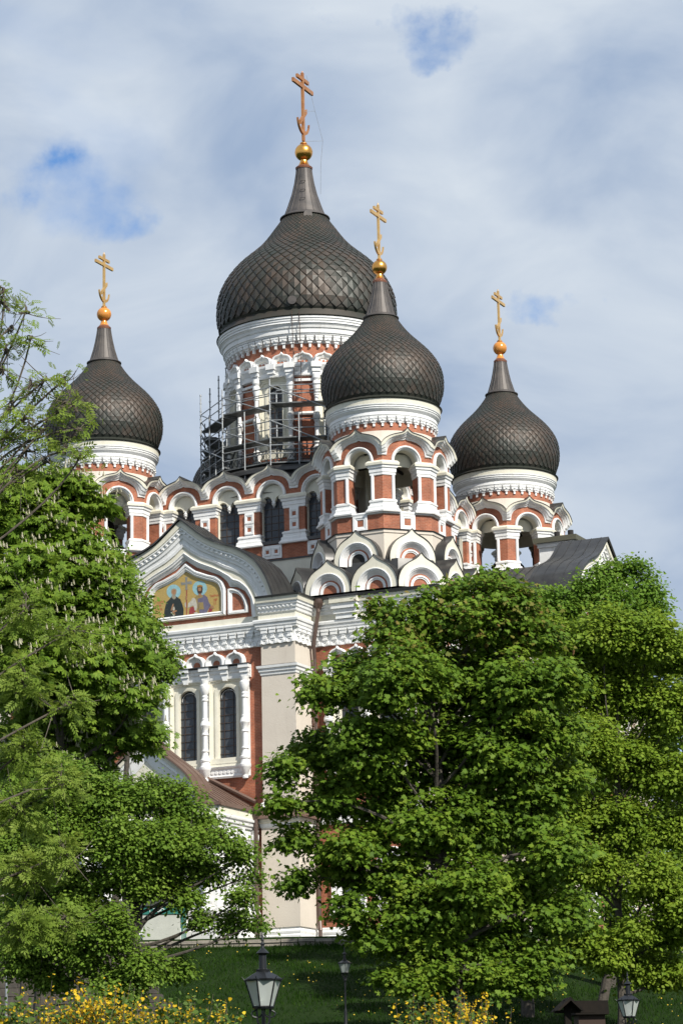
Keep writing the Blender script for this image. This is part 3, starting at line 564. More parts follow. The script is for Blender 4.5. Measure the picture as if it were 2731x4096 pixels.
MTXT = [(-1.988,30.25,-1.92,30.243),(-1.954,30.247,-1.955,30.127),(-1.858,30.247,-1.859,30.127),(-1.795,30.251,-1.796,30.13),(-1.795,30.251,-1.728,30.243),(-1.796,30.19,-1.742,30.185),(-1.796,30.13,-1.729,30.123),(-1.699,30.251,-1.7,30.131),(-1.699,30.251,-1.632,30.243),(-1.7,30.191,-1.646,30.185),(-1.7,30.131,-1.633,30.123),(-1.603,30.251,-1.604,30.131),(-1.603,30.251,-1.536,30.244),(-1.604,30.191,-1.55,30.185),(-1.604,30.131,-1.537,30.124),(-1.507,30.251,-1.508,30.131),(-1.44,30.244,-1.441,30.124),(-1.508,30.191,-1.44,30.184),(-1.893,30.054,-1.893,29.934),(-1.893,30.054,-1.837,30.048),(-1.893,29.994,-1.848,29.99),(-1.893,29.934,-1.837,29.928),(-1.812,30.054,-1.813,29.934),(-1.812,30.054,-1.756,30.048),(-1.813,29.994,-1.768,29.99),(-1.813,29.934,-1.757,29.929),(-1.732,30.055,-1.733,29.935),(-1.676,30.049,-1.677,29.929),(-1.733,29.995,-1.677,29.989),(-1.652,30.055,-1.653,29.935),(-1.596,30.049,-1.597,29.929),(-1.653,29.995,-1.597,29.989),(-1.958,29.832,-1.895,29.826),(-1.926,29.829,-1.927,29.709),(-1.837,29.829,-1.837,29.709),(-1.747,29.83,-1.748,29.71),(-1.689,29.833,-1.626,29.826),(-1.657,29.83,-1.658,29.71),(-1.6,29.713,-1.599,29.833),(-1.599,29.833,-1.537,29.707),(-1.537,29.707,-1.537,29.827),(1.428,30.242,1.494,30.235),(1.461,30.239,1.46,30.12),(1.521,30.123,1.523,30.242),(1.523,30.242,1.587,30.116),(1.587,30.116,1.589,30.235),(1.617,30.242,1.616,30.123),(1.683,30.235,1.682,30.116),(1.616,30.183,1.682,30.176),(1.71,30.123,1.711,30.242),(1.711,30.242,1.777,30.235),(1.777,30.235,1.776,30.176),(1.776,30.176,1.711,30.183),(1.804,30.124,1.838,30.239),(1.838,30.239,1.87,30.117),(1.818,30.17,1.857,30.165),(1.898,30.124,1.933,30.239),(1.933,30.239,1.964,30.117),(1.912,30.17,1.952,30.166),(1.994,30.243,2.06,30.236),(2.027,30.239,2.025,30.12),(1.677,30.017,1.675,29.876),(1.732,29.879,1.734,30.02),(1.734,30.02,1.794,29.873),(1.794,29.873,1.795,30.014),(1.82,29.879,1.822,30.021),(1.822,30.021,1.883,30.014),(1.883,30.014,1.883,29.943),(1.883,29.943,1.821,29.95),(1.691,29.846,1.69,29.676),(1.691,29.846,1.748,29.84),(1.69,29.761,1.736,29.756),(1.69,29.676,1.747,29.67),(1.801,29.843,1.8,29.673)]
# ================================================================ WALLS, CORNICES, GABLES
def wall_plan(off=0.0):
    pts = []
    for az, d in ((0, 0), (-90, 0), (180, 0), (90, 2.45)):
        F = fr(0, 0, az, 0)
        side = [(13.8, 13.8)] if az in (0, 180) else []
        for u, w in [(13.8, 13.8), (6.68, 13.8), (6.68, 15.95+d), (4.7, 15.95+d), (4.7, 15.6+d), (-4.7, 15.6+d), (-4.7, 15.95+d), (-6.68, 15.95+d), (-6.68, 13.8)]:
            if off: w -= off if w < 15.9+d else 0; u -= math.copysign(off, u) if abs(u) > 13 else 0
            p = f2(F, u, w)
            if not pts or math.hypot(p[0]-pts[-1][0], p[1]-pts[-1][1]) > 1e-3: pts.append(p)
    return pts
WP = wall_plan()
WI = wall_plan(.36)
b = MB(); b.sweep(PLAN, WI, [(0, 10.6), (0, 29.4)], 6, True)
def facing(F, us, zs, hole, w0=-.34, w1=0.0):
    # brick facing with rectangular openings: hole = [(u0,u1,z0,z1)]
    u0, u1 = us; z0, z1 = zs; xs = sorted({u0, u1, *[h[0] for h in hole], *[h[1] for h in hole]})
    for a, c in zip(xs, xs[1:]):
        hs = sorted([(h[2], h[3]) for h in hole if h[0] < (a+c)/2 < h[1]]); z = z0
        for p, q in hs+[(z1, z1)]:
            if p > z: b.box(F, a, c, z, p, w0, w1, 2)
            z = q
for az, d in ((0, 0), (-90, 0), (180, 0), (90, 2.45)):
    F = fr(0, 0, az, 15.6+d); low = [] if az != 90 else [(u-.55, u+.55, 12.9, 15.6) for u in (-3, 0, 3)]
    facing(F, (-4.72, 4.72), (10.6, 28.6), [(-3.45, 3.45, 20.9, 25.45)]+low)
    for s_ in (-1, 1):
        F = fr(0, 0, az, 13.8); q = (6.6, 13.8) if s_ > 0 else (-13.8, -6.6)
        hole = [(min(s_*7.95, s_*11.85), max(s_*7.95, s_*11.85), 20.9, 25.45)] if (az == 0 and s_ > 0) or (az == 90 and s_ < 0) else []
        hole += [(u*s_-.55, u*s_+.55, 12.9, 15.6) for u in (8.6, 11.2)] if hole else []
        facing(F, q, (10.6, 29.3), hole)
wall = b.build('wall', WC, CA)
b = MB()
b.sweep(PLAN, WP, [(0, 10.6), (.20, 10.6), (.20, 11.45), (.16, 11.5), (.16, 11.62), (.10, 11.68), (.13, 11.75), (.13, 11.85), (.05, 11.95), (.04, 12.05), (0, 12.1)], [4]+[0]*9, True)
b.build('plinth', WC, wall)
b = MB()
b.sweep(PLAN, WP, [(0, 27.1), (.03, 27.14), (.03, 27.9), (.20, 27.93), (.21, 28.0), (.25, 28.05), (.27, 28.18), (.33, 28.24), (.35, 28.36), (.33, 28.42), (.12, 28.46), (.12, 28.78), (-.1, 28.80)], [0]*10+[1, 1], True)
# bracket frieze: template swept along every straight run
n = len(WP)
for i in range(n):
    a, c = Vector((*WP[i], 0)), Vector((*WP[(i+1) % n], 0)); L_ = (c-a).length
    if L_ < .3: continue
    d = (c-a).normalized(); nn = Vector((-d.y, d.x, 0)); k = max(1, round(L_/.53)); st = L_/k
    for j in range(k):
        F = (a+d*(j+.5)*st, -d, Vector((0, 0, 1)), nn); q = st*.5
        b.box(F, -q*.74, q*.74, 27.68, 27.9, 0, .21); b.box(F, -q*.82, q*.82, 27.86, 27.94, 0, .24)
        b.prism(F, [(-q*.6, 27.68), (q*.6, 27.68), (q*.35, 27.58), (-q*.35, 27.58)], 0, .17)
        b.box(F, -q*.36, q*.36, 27.48, 27.6, 0, .15); b.box(F, -q*.55, q*.55, 27.4, 27.49, 0, .17)
        b.box(F, -q*.3, q*.3, 27.3, 27.4, 0, .13)
        b.prism(F, [(-q, 27.16), (-q, 27.3), (-q*.35, 27.42), (0, 27.2), (q*.35, 27.42), (q, 27.3), (q, 27.16), (q*.5, 27.1), (-q*.5, 27.1)], 0, .10)
        b.prism(F, [(-q*1.0, 27.12), (-q*.72, 27.34), (-q*.44, 27.12)], .08, .17); b.prism(F, [(q*1.0, 27.12), (q*.72, 27.34), (q*.44, 27.12)], .08, .17)
b.build('bracket_cornice', WC, wall)
UP = [(.10, 28.76), (.20, 28.80), (.22, 28.92), (.28, 28.98), (.30, 29.12), (.36, 29.16), (.37, 29.28), (.44, 29.31), (.48, 29.56), (.56, 29.58), (.58, 29.66), (.0, 29.74)]
b = MB(); i0 = [WP.index(min(WP, key=lambda p: math.hypot(p[0]-x, p[1]-y))) for x, y in ((6.68, -15.95), (-4.7, -15.95))]
def run(pts): b.sweep(PLAN, pts, UP, [0]*7+[1, 3, 3, 3], caps=True)
def S_(az, d): F = fr(0, 0, az, 0); return [f2(F, u, w) for u, w in ((4.6, 15.95+d), (6.68, 15.95+d), (6.68, 13.8))], [f2(F, u, w) for u, w in ((-6.68, 13.8), (-6.68, 15.95+d), (-4.6, 15.95+d))]
for (a0, d0), (a1, d1) in (((0, 0), (-90, 0)), ((-90, 0), (180, 0)), ((180, 0), (90, 2.45)), ((90, 2.45), (0, 0))):
    l = S_(a0, d0)[1][::-1]; r = S_(a1, d1)[0][::-1]
    F = fr(0, 0, a0, 0); cn = f2(F, -13.8, 13.8)
    run(l+[cn]+r)
    dd = 0
# small dentils on the upper cornice of the west front
for F, u0, u1 in ((fr(0, 0, 0, 16.2), 4.7, 7.0), (fr(0, 0, 0, 14.05), 7.2, 14.1)):
    k = int((u1-u0)/.24)
    for j in range(k): b.box(F, u0+j*.24, u0+j*.24+.1, 29.02, 29.11, -.1, .08)
b.build('eaves_cornice', WC, wall)
# ressaut (projecting cornice block) in the corner bay
F = fr(0, 0, 0, 13.8)
b = MB(); b.box(F, 8.3, 9.45, 28.45, 28.75, 0, .42); b.box(F, 8.2, 9.55, 28.72, 29.0, 0, .5); b.box(F, 8.12, 9.63, 28.98, 29.3, 0, .62); b.box(F, 8.05, 9.7, 29.28, 29.6, 0, .72, 1); b.box(F, 8.02, 9.73, 29.58, 29.68, 0, .78, 3); b.build('cornice_block', WC, wall)
# pinkish pilaster blocks
for az, d in ((0, 0), (90, 2.45), (-90, 0), (180, 0)):
    F = fr(0, 0, az, 0)
    for s in (-1, 1):
        p = MB(); u0, u1 = (4.69, 6.70) if s > 0 else (-6.70, -4.69); W1 = 15.97+d
        p.box(F, u0, u1, 18.5, 25.55, 13.7, W1, 4); p.box(F, u0, u1, 25.8, 27.14, 13.7, W1, 4)
        cw = [(u1, 13.8), (u1, W1), (u0, W1), (u0, 13.8)]; path = [f2(F, u, w) for u, w in cw]
        p.sweep(PLAN, path, [(0, 25.4), (.05, 25.45), (.06, 25.55), (.12, 25.62), (.13, 25.74), (.2, 25.8), (.22, 25.93), (.0, 26.0)], [0]*6+[3], caps=True)
        p.sweep(PLAN, path, [(0, 18.2), (.16, 18.25), (.17, 18.4), (.1, 18.46), (.08, 18.6), (0, 18.66)], 0, caps=True)
        p.sweep(PLAN, path, [(.03, 18.25), (.40, 17.85), (.42, 17.74), (.05, 17.74)], 8, caps=True)
        p.sweep(PLAN, path, [(0, 17.0), (.04, 17.25), (.12, 17.3), (.16, 17.5), (.22, 17.55), (.22, 17.75), (.05, 17.76)], [0, 0, 0, 1, 1, 1], caps=True)
        ub0, ub1 = (u0-.08, u1+.1) if s > 0 else (u0-.1, u1+.08)
        p.box(F, ub0, ub1, 12.05, 17.3, 13.7, W1+.08, 4)
        p.build('pilaster', WC+[M_BROWN], wall)
    if az in (0, 90):
        for s in (-1, 1):
            p = MB(); u0, u1 = (12.35, 13.86) if s > 0 else (-13.86, -12.35)
            p.box(F, u0, u1, 12.0, 27.14, 13.5, 13.93, 4); p.box(F, u0-.06, u1+.06, 25.5, 25.9, 13.5, 14.1, 0); p.box(F, u0-.06, u1+.06, 17.3, 18.5, 13.5, 14.08, 0)
            p.build('pilaster', WC+[M_BROWN], wall)
    for s in (-1, 1):
        p = MB(); u0, u1 = (6.72, 12.35) if s > 0 else (-12.35, -6.72)
        p.box(F, u0, u1, 17.5, 17.95, 13.7, 13.95, 0); p.box(F, u0, u1, 17.95, 18.1, 13.7, 14.0, 3); p.build('string_course', WC, wall)
# ---------------------------------------------------------------- gables
G0 = [(5.61, 29.5), (5.61, 29.63), (5.47, 30.05), (5.25, 30.62), (4.95, 31.14), (4.57, 31.67), (4.11, 32.04), (3.65, 32.34), (3.11, 32.62), (2.56, 32.8), (2.09, 32.99), (1.55, 33.26), (1.0, 33.66), (.68, 33.93), (.35, 34.2), (0, 34.48)]
G2 = [(4.66, 28.7), (4.63, 29.09), (4.49, 29.63), (4.19, 30.3), (3.9, 30.72), (3.58, 31.04), (3.04, 31.34), (2.57, 31.53), (1.87, 31.92), (1.09, 32.26), (.46, 32.66), (0, 33.03)]
G3 = [(4.02, 28.7), (3.99, 28.9), (3.92, 29.73), (3.62, 30.22), (3.16, 30.5), (2.68, 30.56), (2.57, 30.82), (2.36, 31.04), (2.07, 31.27), (1.44, 31.55), (.66, 31.87), (0, 32.32)]
GF = [(2.42, 29.04), (2.42, 30.5), (2.27, 30.9), (2.0, 31.14), (1.86, 31.24), (1.39, 31.37), (.6, 31.68), (0, 32.17)]
GM = [(2.13, 29.28), (2.13, 30.3), (2.05, 30.6), (1.93, 30.8), (1.73, 30.93), (1.2, 31.1), (.55, 31.36), (0, 31.72)]
def keyed(h, keys=None): return mirror(h)
def gable(az, d, full):
    F = fr(0, 0, az, d); b = MB(); N_ = 101
    P0, P2, P3 = mirror(G0), mirror(G2), mirror(G3)
    b.bandp(F, P0, P2, [(0, 15.6), (0, 16.30), (.25, 16.30), (.27, 16.24), (.34, 16.26), (.36, 16.16), (.50, 16.18), (.52, 16.10), (.66, 16.08), (.70, 16.0), (.84, 15.98), (.88, 16.03), (1, 15.99)], [1, 1, 1]+[0]*9, n=N_)
    b.bandp(F, P2, P3, [(0, 15.99), (0, 15.93), (.42, 15.93), (.44, 15.95), (.5, 15.96), (.56, 15.9), (.70, 15.88), (.74, 15.8), (.88, 15.76), (.92, 15.68), (1, 15.66), (1, 15.55)], [1, 1]+[0]*9, n=N_)
    b.prism(F, [(-4.6, 28.6)]+[(x*1.03, z) for x, z in P3]+[(4.6, 28.6)], 15.3, 15.60, 2)
    # dentils under the raking moulding
    rp = resample(P0, 101); r2_ = resample(P2, 101)
    for i in range(4, 97, 2):
        a, c = rp[i], r2_[i]; x, z = a[0]*.6+c[0]*.4, a[1]*.6+c[1]*.4; b.box(F, x-.05, x+.05, z-.05, z+.05, 16.1, 16.24, 0)
    g = b.build('gable', WC, CA)
    r = MB(); top = [(x*1.012, z+.10) for x, z in P0]
    r.bandp(F, P0, top, [(0, 16.46), (1, 16.46), (1, 13.4), (0, 13.4)], 0, n=N_)
    hip = [(-6.3, 29.75), (-4.2, 31.2), (0, 33.35), (4.2, 31.2), (6.3, 29.75)]
    r.prism(F, hip, 7.0-d, 13.5, 0)
    for k in range(14):   # standing seams
        w_ = 7.5-d+k*.62
        if w_ > 13.3: break
        for (p, q) in zip(hip, hip[1:]): r.tube(F[0]+F[1]*p[0]+Vector((0, 0, p[1]+.02))+F[3]*w_, F[0]+F[1]*q[0]+Vector((0, 0, q[1]+.02))+F[3]*w_, .025, n=4)
    for k in range(5):
        w_ = 13.6+k*.6
        tp = resample(top, 41)
        for p, q in zip(tp, tp[1:]): r.tube(F[0]+F[1]*p[0]+Vector((0, 0, p[1]+.01))+F[3]*w_, F[0]+F[1]*q[0]+Vector((0, 0, q[1]+.01))+F[3]*w_, .02, n=4, caps=False)
    r.build('gable_roof', M_ROOF, CA)
    f = MB(); of, om = GF, GM
    def closed(h): return mirror(h)+[(-h[0][0], h[0][1])]
    f.bandp(F, mirror(of), mirror(om), [(0, 15.6), (0, 15.74), (.2, 15.80), (.45, 15.78), (.5, 15.70), (.7, 15.76), (.85, 15.70), (1, 15.66), (1, 15.6)], 0, n=81, sm=True)
    f.sweep(F, [(-2.42, 29.28), (2.42, 29.28)], [(0, 15.6), (0, 15.68), (-.08, 15.76), (-.14, 15.7), (-.2, 15.78), (-.25, 15.6)], 0)
    f.build('mosaic_frame' if full else 'panel_frame', WC, g)
    for s in (-1, 1):
        q = MB(); o_ = [(2.58, 29.04), (2.58, 30.44), (2.75, 30.46), (2.95, 30.43), (3.25, 30.3), (3.5, 30.05), (3.68, 29.72), (3.78, 29.35), (3.78, 29.04)]; i_ = [(2.80, 29.24), (2.80, 30.2), (2.9, 30.2), (3.0, 30.18), (3.2, 30.08), (3.36, 29.9), (3.48, 29.65), (3.54, 29.4), (3.54, 29.24)]
        o_ = [(x*s, z) for x, z in o_]; i_ = [(x*s, z) for x, z in i_]
        q.bandp(F, o_+[o_[0]], i_+[i_[0]], [(0, 15.6), (0, 15.74), (.4, 15.76), (.5, 15.68), (.9, 15.68), (1, 15.62), (1, 15.42)], 0)
        q.face([q.pt(F, x, z, 15.612) for x, z in i_], 2)
        q.build('niche', WC, g)
    if full:
        m = MB(); m.prism(F, closed(GM)[:-1]+[(2.13, 29.2), (-2.13, 29.2)], 15.58, 15.625, 0)
        mo = m.build('mosaic', [M_YEL], g)
        cols = {'skyblue': (.30, .52, .56), 'black': (.022, .030, .028), 'hair': (.34, .30, .22), 'skin': (.38, .20, .10), 'white': (.55, .51, .42), 'red': (.33, .05, .05), 'silver': (.25, .25, .23), 'purple': (.15, .135, .20), 'ochre': (.33, .24, .09), 'brown': (.06, .03, .018), 'gold': (.45, .22, .04)}
        ms = {k: mat('mosaic_'+k, c, .5, var=tuple(x*.7 for x in c), scale=9) for k, c in cols.items()}
        names = list(cols)
        m = MB()
        for i, (c, pl) in enumerate(MOS):
            w = 15.629+.0006*i
            m.face([m.pt(F, x, z, w) for x, z in pl], names.index(c))
        m.build('mosaic_figures', [ms[k] for k in names], mo)
        m = MB()
        for x0, z0, x1, z1 in MTXT:
            dx, dz = x1-x0, z1-z0; l = math.hypot(dx, dz) or 1; nx, nz = -dz/l*.012, dx/l*.012
            m.face([m.pt(F, x0+nx, z0+nz, 15.63), m.pt(F, x1+nx, z1+nz, 15.63), m.pt(F, x1-nx, z1-nz, 15.63), m.pt(F, x0-nx, z0-nz, 15.63)], 0)
        m.build('mosaic_lettering', [mat('mosaic_letter_red', (.42, .13, .05), .5)], mo)
gable(0, 0, True); gable(90, 2.45, False); gable(-90, 0, False)
# ---------------------------------------------------------------- window groups
FCOL = [(.10, 0), (.16, .05), (.16, .16), (.08, .22), (.14, .28), (.24, .5), (.30, .62), (.32, .66), (.32, .80), (.26, .84), (.24, .95), (.22, 1.05), (.27, 1.1), (.28, 1.2), (.22, 1.26), (.2, 1.35), (.15, 1.5), (.13, 1.6), (.19, 1.64), (.19, 1.70), (.14, 1.74), (.13, 2.5), (.18, 2.54), (.18, 2.6), (.15, 2.66), (.16, 2.8), (.20, 2.9), (.27, 3.05), (.24, 3.2), (.17, 3.32), (.18, 3.4), (.14, 3.45), (.13, 4.35), (.18, 4.4), (.18, 4.46), (.14, 4.5), (.17, 4.62), (.13, 4.7), (.22, 4.85), (.27, 5.1), (.27, 5.22), (.2, 5.3), (.24, 5.5)]
def window_group(F, us, sp, glass=True):
    """F at wall plane; us = window centres, sp = spacing; columns between"""
    b = MB(); L0, L1 = us[0]-sp/2, us[-1]+sp/2
    ed = [u-sp/2 for u in us]+[L1]
    # entablature with breaks
    b.sweep(F, [(L0-.3, 25.5), (L1+.3, 25.5)], [(0, -.1), (0, .12), (.1, .14), (.12, .10), (.3, .12), (.34, .18), (.48, .2), (.52, .26), (.64, .28), (.66, .0)], 0)
    for i, u in enumerate([e for e in ed]+us):
        h = .26 if i < len(ed) else .22
        b.box(F, u-h, u+h, 25.75, 26.0, 0, .32); b.box(F, u-h-.05, u+h+.05, 26.0, 26.2, 0, .42)
        b.prism(F, [(u-h, 25.75), (u+h, 25.75), (u+h*.45, 25.4), (u-h*.45, 25.4)], 0, .25)
    b.box(F, L0-.34, L1+.34, 26.2, 26.24, 0, .46, 3)
    b.sweep(F, [(L0-.16, 20.15), (L1+.16, 20.15)], [(0, -.1), (0, .12), (.1, .16), (.16, .10), (.5, .10), (.54, .2), (.62, .24), (.64, 0)], 0)
    for j in range(int((L1-L0)/.24)):
        c = L0+.12+j*.24; b.prism(F, [(c+.09*math.cos(R(q)), 20.48+.09*math.sin(R(q))) for q in range(0, 360, 45)], .08, .14)
    b.box(F, L1+.02, L1+.2, 20.2, 25.5, 0, .16); b.box(F, L0-.2, L0-.02, 20.2, 25.5, 0, .16)
    for e in ed: b.box(F, e-.2, e+.2, 20.8, 25.5, -.3, .03, 0)
    wg = b.build('window_surround', WC, wall)
    col = None
    for e in ed:
        c = MB(); p = F[0]+F[1]*e+F[3]*.24
        c.lathe(0, 0, FCOL, 16, 0); o = c.build('baluster_column', WC, wg) if col is None else col.copy()
        if col is None: col = o
        else: scene.collection.objects.link(o); o.parent = wg
        o.location = (p.x, p.y, 20.0)
    for i in range(len(us)*2):
        u = L0+sp/4+i*sp/2; q = MB(); hw = sp/4-.01
        o_ = mirror(shape([(1, 0), (1.0, .3), (.93, .5), (.78, .68), (.56, .80), (.34, .85), (.18, .88), (.08, .94), (0, 1.05)], hw, 26.22, 27.0)); i_ = [(-.21, 26.22)]+arc(.21, 26.38, 12)+[(.21, 26.22)]
        G = (F[0]+F[1]*u, F[1], F[2], F[3])
        q.bandp(G, o_, i_, [(0, -.05), (0, .22), (.12, .3), (.3, .3), (.42, .2), (.5, .16), (.7, .12), (.85, .06), (1, .0), (1, -.05)], 0, n=37, sm=True)
        q.face([q.pt(G, x, z, .004) for x, z in i_], 2)
        q.build('kokoshnik', WC, wg)
    for u in us:
        q = MB(); G = (F[0]+F[1]*u, F[1], F[2], F[3]); e = sp/2-.17
        H = [(-e, 20.8), (-e, 25.5), (e, 25.5), (e, 20.8)]; g0 = [(-.55, 21.25)]+arc(.55, 24.55, 16)+[(.55, 21.25)]
        q.bandp(G, H, g0, [(0, 0), (0, .1), (.08, .1), (.1, .04), (.25, .02), (.28, -.04), (.55, -.06), (.6, .0), (.9, .0), (1, -.02), (1, -.3)], 1, n=61)
        q.box(G, -e, e, 20.75, 21.25, -.3, .07, 1); q.box(G, -e, e, 20.95, 21.0, -.3, .09, 1)
        wo = q.build('window', WC, wg)
        g = MB(); g.face([g.pt(G, x, z, -.28) for x, z in g0], 5); g.build('pane', WC, wo)
        g = MB()
        for x in (-.28, .26): g.box(G, x-.013, x+.013, 21.25, 25.0, -.27, -.24, 7)
        for j in range(9): g.box(G, -.55, .55, 21.5+j*.42, 21.525+j*.42, -.27, -.24, 7)
        a_ = arc(.44, 24.55, 16)
        for p, r_ in zip(a_, a_[1:]): g.tube(G[0]+G[1]*p[0]+Vector((0, 0, p[1]))-G[3]*.25, G[0]+G[1]*r_[0]+Vector((0, 0, r_[1]))-G[3]*.25, .014, n=4)
        g.build('glazing_bar', WC, wo)
FW = fr(0, 0, 0, 15.62)
window_group(FW, [-2.4, 0, 2.4], 2.4)
FR = fr(0, 0, 0, 13.82)
window_group((FR[0]+FR[1]*9.9, FR[1], FR[2], FR[3]), [-1.1, 1.1], 2.2)
FS = fr(0, 0, 90, 13.82)
window_group((FS[0]-FS[1]*9.9, FS[1], FS[2], FS[3]), [-1.1, 1.1], 2.2)
FSS = fr(0, 0, 90, 18.07); window_group(FSS, [-2.4, 0, 2.4], 2.4)
for F, us in ((fr(0, 0, 0, 13.81), (8.6, 11.2)), (fr(0, 0, 90, 13.81), (-11.2, -8.6)), (fr(0, 0, 90, 18.06), (-3, 0, 3))):
    for u in us:
        q = MB(); G = (F[0]+F[1]*u, F[1], F[2], F[3])
        o_ = [(-1.0, 12.9)]+arc(1.0, 15.1, 16)+[(1.0, 12.9)]; i_ = [(-.5, 12.9)]+arc(.5, 15.1, 16)+[(.5, 12.9)]
        q.bandp(G, o_, i_, [(0, 0), (0, .14), (.1, .2), (.25, .16), (.3, .1), (.6, .08), (.7, .12), (.85, .08), (1, .02), (1, -.2)], 0, n=41)
        q.box(G, -1.1, 1.1, 12.7, 12.95, 0, .2, 0); q.bandp(G, [(-.6, 12.85)]+arc(.62, 15.1, 16)+[(.6, 12.85)], i_, [(0, -.2), (1, -.2)], 1, n=41)
        wo = q.build('ground_window', WC, wall)
        g = MB(); g.face([g.pt(G, x, z, -.18) for x, z in [(-.6, 12.8), (-.6, 15.8), (.6, 15.8), (.6, 12.8)]], 5); g.build('pane', WC, wo)
# ---------------------------------------------------------------- chimney, drainpipes
b = MB(); F = fr(12.9+2.0, 2.6, 0, 0)
b.box(F, -1.0, 1.1, 31, 35.1, -.6, .6, 0); b.box(F, -1.1, 1.2, 34.85, 35.1, -.7, .7, 0); b.box(F, -1.3, 1.4, 35.1, 35.4, -.9, .9, 1)
for u in (-.1, .75): b.tube(F[0]+F[1]*u+Vector((0, 0, 35.3)), F[0]+F[1]*u+Vector((0, 0, 35.85)), .17, n=12, m=2)
b.build('chimney', [M_WHITE, mat('olive_lead', (.12, .115, .08), .5, .3), M_DARK], CA)
def pipe(pts, r=.11, funnel=True):
    b = MB()
    for p, q in zip(pts, pts[1:]): b.tube(p, q, r, n=10)
    if funnel:
        x, y, z = pts[0]; b.lathe(x, y, [(r, z-.35), (.28, z-.05), (.30, z), (.30, z+.22), (.33, z+.24)], 16)
    for p, q in zip(pts, pts[1:]):
        v = Vector(q)-Vector(p)
        if v.length > 3:
            for k in range(1, int(v.length/1.6)): m_ = Vector(p)+v*k*1.6/v.length; b.tube(m_-Vector((0, 0, .04)), m_+Vector((0, 0, .04)), r*1.25, n=10)
    b.build('drainpipe', M_PIPE, CA)
pipe([(7.3, -14.25, 29.4), (7.3, -14.3, 28.9), (6.98, -14.25, 27.2), (6.95, -14.1, 26.4), (6.97, -14.1, 12.6), (7.1, -14.3, 11.9), (7.1, -14.35, 11.3)])
pipe([(4.43, -16.35, 18.1), (4.43, -16.3, 11.3)], .12)
# ---------------------------------------------------------------- west porch
b = MB(); HP = 4.1; YF = -20.1
b.box(fr(0, 0, 0, 0), -HP, HP, 10.8, 18.2, 15.6, -YF, 0)
po = b.build('porch', WC, CA)
b = MB(); FP = fr(0, 0, 0, -YF); FE = fr(0, 0, 90, HP)
for F, h0, h1 in ((FP, -HP, HP), (FE, YF, -15.6)):
    b.sweep(F, [(h0-.1, 17.2), (h1+.1 if F is FP else h1, 17.2)], [(0, -.1), (0, .1), (.1, .12), (.15, .2), (.3, .22), (.35, .3), (.45, .32), (.5, .22), (.98, .22), (1.0, .3), (1.02, 0)], [0]*7+[1]*3)
    b.sweep(F, [(h0-.1, 11.2), (h1, 11.2)], [(0, -.1), (0, .22), (.5, .22), (.6, .14), (.8, .1), (.85, 0)], 0)
    b.sweep(F, [(h0-.05, 14.3), (h1, 14.3)], [(0, -.1), (0, .12), (.1, .18), (.2, .1), (.22, 0)], 0)
b.build('porch_cornice', WC, po)
for i, y in enumerate((-19.3, -17.7, -16.2)):
    q = MB(); q.lathe(0, 0, [(r*.8, z*.92) for r, z in FCOL], 14, 0); o = q.build('baluster_column', WC, po); o.location = (HP+.2, y, 12.1)
for y in (-18.5, -16.95):
    q = MB(); G = (Vector((HP, y, 0)), Vector((0, 1, 0)), Vector((0, 0, 1)), Vector((1, 0, 0)))
    o_ = [(-.62, 14.7)]+arc(.62, 16.1, 14)+[(.62, 14.7)]; i_ = [(-.3, 14.7)]+arc(.3, 16.0, 14)+[(.3, 14.7)]
    q.bandp(G, o_, i_, [(0, 0), (0, .14), (.2, .2), (.4, .12), (.7, .1), (1, .02)], 0, n=33); q.face([q.pt(G, x, z, .01) for x, z in i_], 1)
    panel_box(q, G, 0, 13.3, .9, .08)
    q.build('blind_arch', WC, po)
for x in (-3.6, -2.3, 2.3, 3.6):
    q = MB(); q.lathe(0, 0, [(r*1.1, z*.92) for r, z in FCOL], 14, 0); o = q.build('baluster_column', WC, po); o.location = (x, YF-.25, 12.1)
q = MB(); o_ = [(-2.2, 11.2)]+arc(2.2, 14.4, 18)+[(2.2, 11.2)]; i_ = [(-1.5, 11.2)]+arc(1.5, 14.3, 18)+[(1.5, 11.2)]
q.bandp(FP, o_, i_, [(0, 0), (0, .2), (.2, .3), (.4, .2), (.7, .15), (1, .05), (1, -.3)], 0, n=41); q.face([q.pt(FP, x, z, .03) for x, z in i_], 6); q.build('doorway', WC, po)
PO = [(3.15, 18.2), (3.12, 18.55), (3.02, 18.95), (2.84, 19.35), (2.56, 19.75), (2.2, 20.1), (1.8, 20.42), (1.35, 20.75), (.9, 21.1), (.4, 21.52), (0, 21.95)]
PI = [(2.2, 18.2), (2.18, 18.5), (2.05, 18.85), (1.8, 19.2), (1.5, 19.45), (1.1, 19.75), (.7, 20.05), (.3, 20.4), (0, 20.75)]
b = MB(); F = fr(0, 0, 0, 0)
b.bandp(F, mirror(PO), mirror(PI), [(0, 19.0), (0, 20.45), (.22, 20.45), (.25, 20.38), (.4, 20.4), (.45, 20.3), (.8, 20.25), (1, 20.18), (1, 20.0)], [1, 1, 0, 0, 0, 0, 0, 0], n=61)
b.prism(F, mirror(PI)+[], 19.8, 20.15, 1); b.build('porch_gable', WC, po)
b = MB(); top = [(x*1.02, z+.09) for x, z in mirror(PO)]
b.bandp(F, mirror(PO), top, [(0, 20.6), (1, 20.6), (1, 18.6), (0, 18.3)], 0, n=61)
tp = resample(top, 31)
for w_ in (19.2, 19.9):
    for p, q_ in zip(tp, tp[1:]): b.tube((p[0], -w_, p[1]+.01), (q_[0], -w_, q_[1]+.01), .02, n=4, caps=False)
